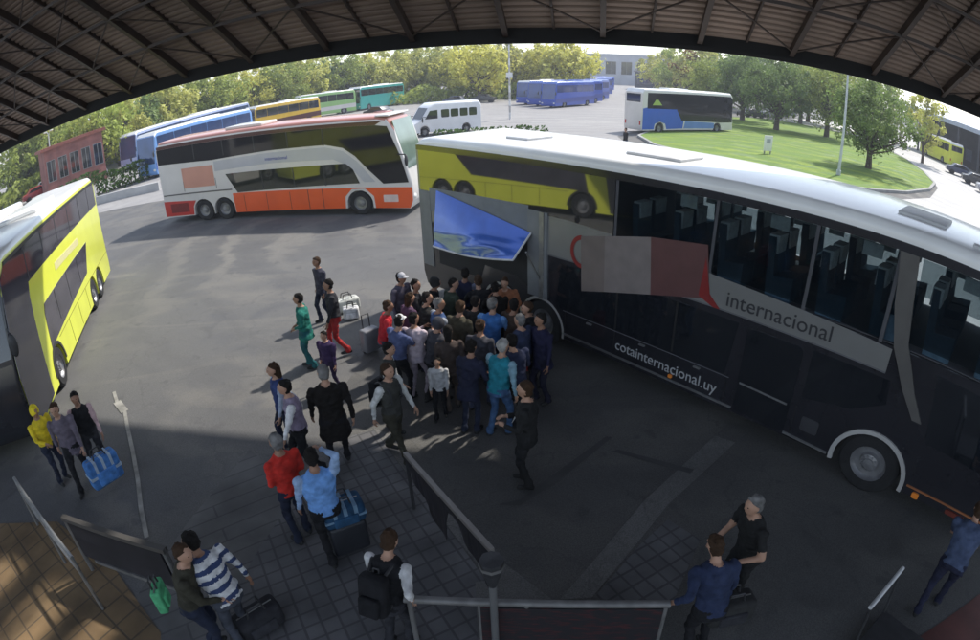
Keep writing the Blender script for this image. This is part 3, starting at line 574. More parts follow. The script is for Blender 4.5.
for i,(x0,y0,x1,y1) in enumerate(blues):
    lab=['blue coach at the left end of the blue row','second blue coach from the left end of the row','third blue coach from the left in the row','middle blue coach of the parked blue row','fifth blue coach from the left in the row','sixth blue coach from the left in the row','farthest blue coach at the right end of the row'][i]
    c0=at((x0+x1)/2,(y0+y1)/2+1); dv=Vector((-.62,-.78,0)); f0=c0-dv*0; B_=c0+dv*2; A_=c0-dv*9.0
    far_coach(lab,A_,B_,3.7,BLU,paint('blue_roof',(.12,.20,.55)) if i else WHITEP,paint('deep_blue',(.02,.05,.30)),1 ,glass=mat('blue_glass',(.03,.05,.18),.08,.2,.2,1,ior=1.8),group='row of blue coaches by the trees')
# blue & white double decker right of centre
bA=at(641,134); bB=at(734,133); dd_=(bB-bA).normalized(); bB=bA+dd_*12.5
r=far_coach('white and blue double decker coach parked beside the grass island',bA,bB,4.05,WHT,WHITEP,None,1,False,group=None,name='double_decker_coach')
for k in list(kids(r)):
    if k.name.startswith('window') : bpy.data.objects.remove(k)
both(r,1,2.5,'upper_window',[(.6,2.3),(4.3,2.25),(5.0,1.2),(10.8,1.05),(12.3,1.1),(12.2,3.4),(11.9,3.72),(.6,3.72)],MATS['smoked_glass'])
both(r,1,2.5,'stripe',[(1.2,2.6),(2.4,2.6),(1.9,3.1),(1.6,3.1)],paint('lime',(.35,.5,.1)),.016)
both(r,1,2.5,'blue_flank',[(.1,.4),(1.5,.4),(1.6,.9),(2.2,1.1),(2.9,.9),(3.1,.4),(5.2,.45),(5.3,1.1),(4.5,2.3),(.6,2.4),(.1,2.3)],paint('mid_blue',(.015,.10,.55)),.009)
both(r,1,2.5,'pale_blue_flank',[(5.35,.45),(9.6,.45),(9.6,1.0),(5.5,1.15)],paint('sky_blue',(.12,.24,.58)),.009)
# ---- white minibus
VW=paint('van_white',(.74,.75,.77))
vA=at(482,131); vB=at(413,138)
Lv=(vB-vA).length
van,m,Wv,Lv,Hv=coach('minibus','white high roof minibus parked near the pole in the yard','minibus',vA,math.atan2((vB-vA).y,(vB-vA).x),Lv,2.1,2.85,-1,VW,VW,
  prof=[(.08,.35),(Lv-.1,.35),(Lv,.6),(Lv-.05,1.05),(Lv-.9,1.45),(Lv-1.7,2.55),(Lv-2.2,2.85),(.25,2.85),(.02,2.6),(0,.6)],wheels=(1.6,Lv-1.2),wr=.38,zb=.35,front=1.6)
for i in range(4): both(van,-1,Wv,'window',rr(.5+i*(Lv-3.2)/4,.35+(i+1)*(Lv-3.2)/4,1.55,2.25,.1),BLACKG)
both(van,-1,Wv,'cab_window',[(Lv-2.5,1.5),(Lv-1.25,1.5),(Lv-1.75,2.2),(Lv-2.5,2.25)],BLACKG)
front_panel(van,-1,Wv,Lv,1.5,2.45,lambda z:Lv-.9-(z-1.45)*.727,BLACKG); mirrors(van,-1,Wv,Lv-1.2,1.7); lights(van,-1,Wv,Lv,.9,.8); clean(van)
# ------------------------------------------------------------------ cars, far
def car(label,pos,ang,colr,group='cars parked far back',s=1.):
    r=thing('parked_car',label,'car',(pos.x,pos.y,0),ang,group)
    prof=[(0,.35),(0,.8),(.15,.95),(.7,1.0),(1.15,1.42),(2.6,1.45),(3.3,1.0),(4.1,.88),(4.25,.6),(4.25,.35)]
    b=MB(); b.prism(prof,lambda x,z,t:(x,t,z),0,1.7); b.build('body',colr,r,True,bevel=.06)
    for y,fr in ((-.005,0),(1.705,0)):
        b=MB(); b.prism([(.85,1.02),(1.25,1.36),(2.5,1.38),(3.05,1.02)],lambda x,z,t:(x,y+t,z),-.008,.008); b.build('window',BLACKG,r)
    for wx in (.8,3.4):
        for yy,mm in ((.1,-1),(1.6,1)):
            b=MB(); b.lathe([(.001,-.1),(.32,-.1),(.32,.1),(.001,.1)],(wx,yy,.32),(0,mm,0),16); b.build('wheel',TYRE,r,True)
    r.scale=(s,s,s); return r
for zz in (): pass
CARC=[paint('car_black',(.03,.03,.035)),paint('car_navy',(.03,.04,.09)),paint('car_silver',(.4,.4,.42)),paint('car_white',(.7,.7,.7)),paint('car_red',(.35,.03,.03))]
for px_,py_,c,a,l in [(585,84,3,.3,'white car nearest the end of the blue coach row'),(598,83,2,.3,'silver car parked far back right of the blue coaches'),(612,82,1,.4,'navy car far back in the middle of the yard'),(626,82,0,.3,'black car far back left of the double decker'),(640,81,1,.2,'dark blue car just behind the white coach roof'),(744,118,0,.3,'black car behind the island trees beside the blue and white coach'),(764,117,2,.2,'silver car behind the island trees above the white sign'),(783,117,1,.5,'navy car behind the darkest tree on the island'),(34,196,3,.9,'white car left of the red building at the far left'),(52,193,2,.9,'silver car in front of the red building'),(76,188,3,1.0,'white car at the right corner of the red building'),(24,205,4,.9,'red car nearest the left edge beyond the yellow coach'),(946,172,1,-.6,'navy car on the road under the pale blue roof at right'),(962,182,0,-.6,'black car second along under the pale blue roof at right'),(977,192,2,-.6,'silver car at the right edge under the pale blue roof'),(395,116,0,2.6,'black car parked between the teal coach and the minibus'),(402,122,4,2.8,'dark red car just left of the white minibus'),(470,104,1,2.9,'navy car under the yellow trees behind the minibus'),(497,102,0,2.9,'black car beside the striped pole at the back')]:
    car(l,at(px_,py_),a,CARC[c])
# ------------------------------------------------------------------ trees
def leafmat(n,c,v=.35):
    m=mat('leaves_'+n,c,.6,0,v,.9,0,40,.3,rand=.3); b=m.node_tree.nodes['Principled BSDF']
    b.inputs['Transmission Weight'].default_value=0
    try: b.inputs['Subsurface Weight'].default_value=0
    except Exception: pass
    nt=m.node_tree; tr=nt.nodes.new('ShaderNodeBsdfTranslucent'); mx=nt.nodes.new('ShaderNodeMixShader'); mx.inputs[0].default_value=.45
    src=b.inputs['Base Color'].links[0].from_socket; nt.links.new(src,tr.inputs[0]); nt.links.new(b.outputs[0],mx.inputs[1]); nt.links.new(tr.outputs[0],mx.inputs[2]); nt.links.new(mx.outputs[0],nt.nodes['Material Output'].inputs[0]); return m
LM=dict(dark=leafmat('dark',(.18,.25,.075)),mid=leafmat('mid',(.34,.40,.09)),olive=leafmat('olive',(.52,.52,.15)),yellow=leafmat('yellow',(.62,.60,.13)),rust=leafmat('rust',(.22,.13,.03)),bush=leafmat('bush',(.06,.12,.02)))
BARK=mat('bark',(.08,.06,.045),.9,0,.3,4,.5,12)
def crown_mesh(seed,kind,rx,rz,z0,nc,nl,ls):
    r=random.Random(seed); b=MB(); cl=[]
    for i in range(nc):
        while True:
            p=Vector((r.uniform(-1,1),r.uniform(-1,1),r.uniform(-.9,1)))
            if .25<p.length<1.0: break
        k=1+.25*noise.noise(p*2+Vector((seed,0,0)))
        cl.append((Vector((p.x*rx*k,p.y*rx*k,z0+rz+p.z*rz*k*(1+.2*noise.noise(p*3)))),r.choice((.35,.5,.7,.9,1.25))*rx*.27))
    for c,cr in cl:
        for j in range(nl):
            d=Vector((r.gauss(0,1),r.gauss(0,1),r.gauss(0,.75))).normalized()*cr*r.uniform(.45,1.1)
            p=c+d; s=ls*r.uniform(.6,1.3); nrm=(d.normalized()+Vector((r.uniform(-.8,.8),r.uniform(-.8,.8),r.uniform(-.3,1)))).normalized()
            u=nrm.orthogonal().normalized(); v=nrm.cross(u); a=r.uniform(0,6.28); u,v=u*math.cos(a)+v*math.sin(a),v*math.cos(a)-u*math.sin(a)
            b.add([p-u*s,p-v*s*.55+nrm*s*.1,p+u*s,p+v*s*.55],[(0,1,2,3)])
    return b,cl
TREES={}
def tree_proto(seed,kind,rx,rz,z0,nc,nl,ls):
    root=thing('tree','','tree'); b,cl=crown_mesh(seed,kind,rx,rz,z0,nc,nl,ls); b.build('crown',LM[kind],root,fix=False)
    t=MB(); r=random.Random(seed+9); top=z0+rz; pts=[Vector((0,0,-.1)),Vector((r.uniform(-.1,.1),r.uniform(-.1,.1),z0*.6)),Vector((r.uniform(-.3,.3),r.uniform(-.3,.3),z0+rz*.5)),Vector((r.uniform(-.4,.4),r.uniform(-.4,.4),z0+rz*1.4))]
    rad=[.26,.2,.13,.04]
    for a,c,ra,rb in zip(pts[:-1],pts[1:],rad[:-1],rad[1:]): t.tube(a,c,ra*rx/3,rb*rx/3,8)
    for c,cr in cl[::3]:
        s_=pts[1].lerp(pts[2],r.uniform(.2,1)); md=s_.lerp(c,.5)+Vector((0,0,-.2)); t.tube(s_,md,.07*rx/3,.045*rx/3,5); t.tube(md,c,.045*rx/3,.015,5)
    t.build('trunk',BARK,root,True)
    return root
used=set()
def tree(key,pos,sc_,label,name='tree',group='trees of the belt behind the yard',rz=None,spec=None):
    if key not in TREES: TREES[key]=tree_proto(*spec)
    o=TREES[key]
    if key in used: o=dup(o)
    used.add(key); o.name=name; o.location=(pos.x,pos.y,0); o.scale=(sc_,)*3; o.rotation_euler=(0,0,rz if rz is not None else random.Random(pos.x).uniform(0,6.28))
    o['label']=label; o['category']='tree'
    if group: o['group']=group
    elif 'group' in o: del o['group']
    return o
SP=dict(near1=(1,'dark',4.0,3.0,1.5,120,90,.15),near2=(2,'mid',3.6,2.8,1.7,110,85,.15),far_d=(3,'dark',4,3.6,1.4,64,60,.26),far_m=(4,'mid',4,3.6,1.2,64,60,.26),far_o=(5,'olive',4,3.8,1.0,64,60,.26),far_y=(6,'yellow',4,3.4,1.0,64,60,.26),far_r=(7,'rust',3.2,3.2,1.5,45,30,.34),far_m2=(8,'mid',4.4,4,.8,74,60,.26),slim=(9,'olive',1.7,2.6,1.0,70,60,.13))
T=lambda key,px,py,s,lab,**k: tree(key,at(px,py),s,lab,spec=SP[key],**k)
G2='trees standing on the grass island'
T('near1',868,170,.98,'dense round tree at the right tip of the grass island behind the lamp post',group=G2)
T('near2',826,138,1.25,'green tree in the middle of the grass island left of the lamp post',group=G2)
T('near1',776,131,1.15,'dark tree above the white sign on the island',group=G2,rz=2.)
T('near2',800,124,1.3,'bushy tree behind the middle of the grass island',group=G2,rz=1.)
T('near1',742,121,1.2,'dark tree over the front of the blue and white coach',group=G2,rz=4.)
T('near2',708,113,1.1,'green tree rising behind the blue and white coach',group=G2,rz=5.)
T('slim',922,163,1.5,'small yellow leaved tree beside the road at the right',group=None)
T('far_r',690,104,1.2,'rust brown tree left of the dark island trees',group=G2)
rt=random.Random(77)
# belt behind the yard (left to right)
for i,(px_,d,k,s) in enumerate([(14,88,'far_m',1.),(30,92,'far_o',1.),(46,90,'far_m2',1.),(62,88,'far_o',1.),(78,84,'far_m',1.),(96,74,'far_m2',.95),(116,80,'far_o',1.0),(135,84,'far_d',.95),(150,92,'far_m',1.05),(168,88,'far_o',1.05),(186,96,'far_m2',1.0),(200,104,'far_y',1.0),(214,96,'far_m',1.0),(232,110,'far_o',1.1),(248,104,'far_y',1.0),(262,112,'far_y',1.1),(278,106,'far_m',1.05),(292,118,'far_m2',1.1),(308,114,'far_o',1.1),(325,122,'far_d',1.05),(342,118,'far_m',1.1),(358,124,'far_y',1.1),(372,128,'far_y',1.15),(388,120,'far_o',1.1),(404,130,'far_m',1.15),(418,124,'far_o',1.1),(434,126,'far_m',1.1),(450,120,'far_o',1.1),(465,116,'far_y',1.2),(478,110,'far_y',1.25),(490,122,'far_y',1.2),(503,126,'far_o',1.1),(516,128,'far_o',1.1),(530,124,'far_y',1.1),(545,120,'far_y',1.2),(558,116,'far_y',1.25),(572,118,'far_y',1.2),(664,150,'far_o',1.2),(678,140,'far_m',1.2),(700,118,'far_o',1.2),(722,124,'far_m2',1.3),(760,112,'far_d',1.2),(812,108,'far_m',1.2),(850,104,'far_o',1.1),(880,98,'far_m2',1.1)]):
    a=ray(px_,60 if px_>200 else 130); az=math.atan2(a.x,a.y); pos=Vector((math.sin(az)*d,math.cos(az)*d,0))
    lab={'far_y':'yellow autumn tree in the belt behind the parked coaches','far_o':'olive green tree in the belt behind the yard','far_m':'mid green tree in the belt behind the yard','far_m2':'broad green tree in the belt behind the yard','far_d':'dark green tree in the belt behind the yard','far_r':'rust brown tree in the belt'}[k]
    tree(k,pos,s*1.12,lab,spec=SP[k])
# undergrowth under the belt
b=MB(); ru=random.Random(8)
for i in range(15000):
    az=R(ru.uniform(-50,9)); dd=92+28*(math.degrees(az)+50)/59+ru.uniform(-3,8)
    if math.degrees(az)<-25: dd-=10
    hh=2.6+1.4*noise.noise(Vector((math.degrees(az)*.5,3,0)))
    p_=Vector((math.sin(az)*dd,math.cos(az)*dd,hh*ru.random()**.8)); s_=.42*ru.uniform(.6,1.3)
    nrm=Vector((ru.gauss(0,1),ru.gauss(0,1),ru.gauss(.5,1))).normalized(); u=nrm.orthogonal().normalized(); v=nrm.cross(u)
    b.add([p_-u*s_,p_-v*s_*.6,p_+u*s_,p_+v*s_*.6],[(0,1,2,3)])
ug=b.build('undergrowth',LM['mid'],None,fix=False); ug['kind']='stuff'; ug['label']='green shrubs growing along the foot of the tree belt'; ug['category']='undergrowth'
# hedges
def hedge(label,a,bq,wd,h,seed,ls=.14,dens=260,kind='bush'):
    a=Vector(a);bq=Vector(bq); d=bq-a; Lh=d.length; r=random.Random(seed); root=thing('hedge',label,'hedge',a,math.atan2(d.y,d.x))
    b=MB()
    for i in range(int(dens*Lh/4*h)):
        x=r.uniform(0,Lh); y=r.uniform(-wd/2,wd/2); hh=h*(1+.25*noise.noise(Vector((x*.6,seed,0)))); z=hh*min(1,r.uniform(.05,1.2))
        if abs(y)<wd*.3 and z<hh*.7: y=math.copysign(wd/2*r.uniform(.8,1.1),y)
        s=ls*r.uniform(.6,1.4); nrm=Vector((r.gauss(0,1),r.gauss(0,1),r.gauss(.6,1))).normalized(); u=nrm.orthogonal().normalized(); v=nrm.cross(u); p=Vector((x,y,z))
        b.add([p-u*s,p-v*s*.6,p+u*s,p+v*s*.6],[(0,1,2,3)])
    b.build('foliage',LM[kind],root,fix=False)
    b=MB(); b.path([(0,0,.12),(Lh,0,.12)],.05,5)
    for i in range(int(Lh/.8)+1): b.tube((i*.8,0,-.05),(i*.8+.1,.05,h*.8),.05,.02,5)
    b.build('stems',BARK,root)
    return root
hedge('low clipped hedge strip in front of the white minibus',at(434,140),at(546,134),1.4,.7,3,.16)
hedge('dark green hedge behind the low wall left of the orange coach',at(98,196),at(158,176),1.2,1.7,4,.16,400)
hedge('green hedge between the red building and the blue coach',at(60,200),at(100,182),1.2,1.3,6,.16,300)
# low wall
a=at(92,206); c=at(160,190); b=MB(); bar(b,a+Vector((0,0,.3)),c+Vector((0,0,.3)),.25,.6); tag(b.build('low_wall',mat('wall_render',(.42,.42,.42),.85,0,.15,1)),'low pale concrete wall in front of the dark hedge at left','wall')
# ------------------------------------------------------------------ buildings
BRK=mat('red_render',(.42,.12,.08),.85,0,.2,.6); GREYW=mat('grey_render',(.35,.34,.36),.85,0,.15,.5)
def gp0(v): return (v.x,v.y,0)
def building(name,label,A,B,depth,h,wm,roofm,nwin,floors=1,overhang=.4,fascia=None,openings=None,side=1):
    A=Vector(A);B=Vector(B); d=B-A; Lb=d.length; r=thing(name,label,'building',(A.x,A.y,0),math.atan2(d.y,d.x))
    y1=depth*side; b=MB(); b.box((0,min(0,y1),-.05),(Lb,max(0,y1),h)); b.build('wall',wm,r)
    b=MB(); b.box((-overhang,min(0,y1)-overhang,h),(Lb+overhang,max(0,y1)+overhang,h+.35)); b.build('roof',roofm,r)
    fh=h/floors
    for f in range(floors):
        for i in range(nwin):
            x=Lb*(i+.5)/nwin; w_=Lb/nwin*.33; z=f*fh+fh*.35
            b=MB(); yo=-.03 if side>0 else .03; b.box((x-w_,min(0,yo),z),(x+w_,max(0,yo),z+fh*.42)); wo=b.build('window',BLACKG,r)
            b=MB(); yy=-.08*side
            for (p0,p1) in (((x-w_-.06,z-.06),(x+w_+.06,z)),((x-w_-.06,z+fh*.42),(x+w_+.06,z+fh*.42+.06)),((x-w_-.06,z),(x-w_,z+fh*.42)),((x+w_,z),(x+w_+.06,z+fh*.42)),((x-.03,z),(x+.03,z+fh*.42))): b.box((p0[0],min(yy,0),p0[1]),(p1[0],max(yy,0),p1[1]))
            b.build('frame',STEEL,wo)
    return r
building('brick_building','red walled building at the far left behind the yellow coach',gp0(at(50,200)),gp0(at(108,178)),8,5.2,mat('red_dull',(.30,.12,.10),.85,0,.35,1.),mat('red_roof',(.30,.10,.07),.8),5,1)
far_coach('yellow coach parked under the pale blue roof at the right edge',at(962,170),at(932,156),3.5,YEL,WHITEP,None,1,group=None)
building('grey_building','low grey building at the far left edge beside the red one',(-60,40),(-55,49),8,4.5,GREYW,mat('dull_roof',(.22,.2,.2),.8),3,1)
building('terminal_hall','long pale hall beyond the end of the yard',(26,232),(92,214),16,11,mat('hall_wall',(.42,.43,.47),.8,0,.1,.3),mat('hall_roof',(.5,.52,.57),.7),12,1)
building('depot_shed','dark low shed at the end of the blue coach row',(38,178),(66,170),10,5.2,mat('shed_dark',(.05,.05,.07),.8),mat('dull_roof',(.22,.2,.2),.8),5,1)
# right hand shed: roof slab on columns with dark interior
a=at(906,146);c=at(979,176); d=(c-a)
sh=thing('canopy_building','low building with pale blue roof band and dark open front at the right','building',(a.x,a.y,0),math.atan2(d.y,d.x)); Lb=46
b=MB(); b.box((-2,5,0),(Lb,5.3,6.2)); b.build('wall',mat('dark_wall',(.018,.018,.024),.8,0,.4,1),sh)
b=MB(); b.add([(-3,-.8,6.0),(Lb,-.8,6.0),(Lb,12,7.6),(-3,12,7.6),(-3,-.8,6.7),(Lb,-.8,6.7),(Lb,12,8.6),(-3,12,8.6)],[(0,3,2,1),(4,5,6,7),(0,1,5,4),(1,2,6,5),(2,3,7,6),(3,0,4,7)]); b.build('roof',mat('blue_grey_roof',(.42,.46,.54),.6),sh)
for i in range(10):
    b=MB(); b.box((-2+i*4.8,0,0),(-1.75+i*4.8,.25,6.0)); b.build('column',mat('column_dark',(.08,.08,.1),.7),sh)
for i in range(9):
    b=MB(); b.box((.3+i*4.8,4.9,1.2),(1.8+i*4.8,4.98,3.0)); b.build('window',mat('bluish_glass',(.03,.04,.08),.4,0,.3,2),sh)
# ------------------------------------------------------------------ poles, sign
def lamp_post(label,pos,h,arm,stripe=False,mt=None,azim=0):
    r=thing('lamp_post',label,'lamp post',(pos.x,pos.y,0),azim,None); mt=mt or STEEL
    if stripe:
        b=MB(); n=12
        for i in range(n): b.tube((0,0,h*i/n),(0,0,h*(i+1)/n),.13-.05*i/n,.13-.05*(i+1)/n,10,i%2)
        b.build('pole',[mat('pole_white',(.7,.7,.7),.5),mat('pole_grey',(.45,.44,.42),.5)],r,True)
    else:
        b=MB(); b.tube((0,0,0),(0,0,h),.11,.06,10); b.tube((0,0,0),(0,0,.5),.17,.17,10); b.build('pole',mt,r,True)
    if arm:
        for s_ in (-1,1):
            b=MB(); b.path([(0,0,h-.1),(s_*arm*.5,0,h+.25),(s_*arm,0,h+.3)],.035); q=b.build('lamp_arm',mt,r,True)
            b=MB(); b.ell((s_*arm,0,h+.27),(.32,.13,.08),nu=12,nv=6); b.build('lamp_head',LAMPW,q,True)
    return r
lamp_post('tall pale lamp post standing on the grass island',at(838,177),8.2,.9,mt=mat('pale_post',(.5,.54,.55),.5))
p_=at(510,119); lamp_post('tall striped white pole between the minibus and the blue coaches',p_,9.0,0,True)
b=MB(); b.box((-.35,-.2,4.6),(.35,-.06,5.2)); q=b.build('junction_box',mat('pole_white',(.7,.7,.7)),None); q.parent=[o for o in bpy.data.objects if o.get('label','').startswith('tall striped')][0]
lamp_post('thin lamp post in front of the blue and white coach at left',at(224,131)*1.0,7.3,.5,mt=mat('pale_post',(.5,.54,.55),.5))
lamp_post('thin lamp post beside the red building at the far left',at(56,196),7.,.5,mt=mat('pale_post',(.5,.54,.55),.5))
pos=at(767,154,.15)
sg=thing('information_sign','small white upright sign board standing on the grass island','sign',(pos.x,pos.y,.15),.3)
b=MB(); b.box((-.42,-.04,.25),(.42,.04,1.45)); b.build('sign_board',mat('sign_white',(.8,.8,.78),.6,0,.05,2),sg,True,bevel=.02)
for x in (-.31,.31): b=MB(); b.box((x-.04,-.05,.0),(x+.04,.03,.25)); b.build('sign_leg',STEEL,sg)
b=MB(); b.box((-.2,-.052,.85),(.2,-.042,1.2)); b.build('sign_print',mat('sign_grey',(.4,.42,.45),.6),sg)
# ------------------------------------------------------------------ railings, boards, corner post
RAILM=mat('rail_pale',(.17,.165,.16),.55,.3,.25,6); BAN=mat('banner_black',(.016,.014,.018),.75,0,.5,1.5)
def banner_mat():
    m=bpy.data.materials.new('banner_print'); m.use_nodes=True; N=m.node_tree.nodes; L=m.node_tree.links; b=N['Principled BSDF']; b.inputs['Roughness'].default_value=.7
    tc=N.new('ShaderNodeTexCoord'); mp=N.new('ShaderNodeMapping'); mp.inputs['Scale'].default_value=(3,3,16); n=N.new('ShaderNodeTexNoise'); n.inputs['Scale'].default_value=2; n.inputs['Detail'].default_value=4
    L.new(tc.outputs['Object'],mp.inputs[0]); L.new(mp.outputs[0],n.inputs['Vector']); r=N.new('ShaderNodeValToRGB'); r.color_ramp.elements[0].position=.5; r.color_ramp.elements[0].color=(.012,.011,.014,1); r.color_ramp.elements[1].position=.62; r.color_ramp.elements[1].color=(.05,.012,.014,1)
    L.new(n.outputs['Fac'],r.inputs[0]); L.new(r.outputs[0],b.inputs['Base Color']); return m
BANP=banner_mat()
# bottom rail with banner
A1=at(404,599,1.0); B1=at(670,604,1.0); d=(B1-A1); Lr=d.length
rl=thing('railing','grey handrail with a dark red and black banner at the bottom','railing',(A1.x,A1.y,0),math.atan2(d.y,d.x))
b=MB(); b.tube((0,0,1),(Lr,0,1),.042,n=10); b.build('handrail',RAILM,rl,True)
for x in (.05,.78,1.25,Lr-.04): b=MB(); b.tube((x,0,0),(x,0,1.0),.03,n=8); b.build('railing_post',RAILM,rl,True)
b=MB(); b.box((.78,-.03,.18),(Lr-.06,-.015,.95)); b.build('banner',BANP,rl)
b=MB(); b.tube((0,0,.15),(Lr,0,.15),.02,n=8); b.build('bottom_rail',RAILM,rl,True)
# diagonal rail with hanging dark cloth
A2=at(405,453,1.0); B2=at(492,550,1.0); d=B2-A2; Lr=d.length
rl=thing('railing','diagonal handrail with torn black cloth hanging beside the block paving','railing',(A2.x,A2.y,0),math.atan2(d.y,d.x))
b=MB(); b.box((0,-.03,.96),(Lr,.03,1.02)); b.build('handrail',mat('rail_brown',(.22,.20,.18),.5,.2),rl)
for x in (.03,Lr-.03): b=MB(); b.tube((x,0,0),(x,0,.97),.028,n=8); b.build('railing_post',DARKM,rl,True)
b=MB(); rg=random.Random(3)
xs=[Lr*k/24 for k in range(25)]
def drop(x):
    f=x/Lr
    if f<.04: return .04
    if f<.52: return .10+.62*(f-.04)/.48
    if f<.56: return .30
    if f<.66: return .05
    return .12+.5*(f-.66)/.34
for x0,x1 in zip(xs[:-1],xs[1:]):
    y0=.02*math.sin(x0*14);y1=.02*math.sin(x1*14); z0=.95-drop(x0);z1=.95-drop(x1)
    for o_ in (-.03,-.038):
        b.add([(x0,o_,.96),(x1,o_,.96),(x1,o_+y1,z1),(x0,o_+y0,z0)],[(0,1,2,3)])
b.build('hanging_cloth',BAN,rl,fix=False)
# corner post with round cap
cpos=at(494,612,1.0); top=1.42
cp=thing('corner_post','dark grey post with a wide rounded cap where the two railings meet','post',(cpos.x,cpos.y+.02,0),0)
b=MB(); b.tube((0,0,0),(0,0,1.5),.04,.04,12); b.build('shaft',mat('post_grey',(.15,.15,.15),.5,.3),cp,True)
b=MB(); b.lathe([(.04,1.38),(.06,1.44),(.105,1.60),(.12,1.70),(.115,1.74),(.001,1.75)],(0,0,0),(0,0,1),8); b.build('cap',DARKM,cp); b=MB(); b.lathe([(.125,1.66),(.125,1.70)],(0,0,0),(0,0,1),8); b.build('cap_band',RAILM,cp)
# left board
A3=at(62,516,1.05); B3=at(166,552,1.0); d=B3-A3; Lr=d.length
rl=thing('railing','barrier with black board and pale frame in front of the striped jumper','barrier',(A3.x,A3.y,0),math.atan2(d.y,d.x))
b=MB(); b.box((0,-.04,.99),(Lr,.04,1.06)); b.build('handrail',mat('rail_dark',(.07,.065,.06),.5),rl)
b=MB(); b.box((.1,-.03,.35),(Lr-.1,0,.97)); b.build('board',BAN,rl)
for x in (.03,Lr-.03): b=MB(); b.tube((x,0,0),(x,0,1.05),.035,n=8); b.build('railing_post',RAILM,rl,True)
b=MB(); b.box((.35,-.05,.30),(Lr-.06,-.02,.36)); b.build('lower_bar',RAILM,rl)
A4=at(14,478,1.); B4=at(72,558,1.); d=B4-A4; Lr=d.length
rl=thing('railing','bare galvanised double handrail at the lower left corner','railing',(A4.x,A4.y,0),math.atan2(d.y,d.x))
b=MB(); b.tube((0,0,1),(Lr,0,1),.03,n=8); b.tube((0,0,.72),(Lr,0,.72),.022,n=8); b.build('handrail',STEEL,rl,True)
for x in (.02,Lr/2,Lr-.02): b=MB(); b.tube((x,0,0),(x,0,1.0),.026,n=8); b.build('railing_post',STEEL,rl,True)
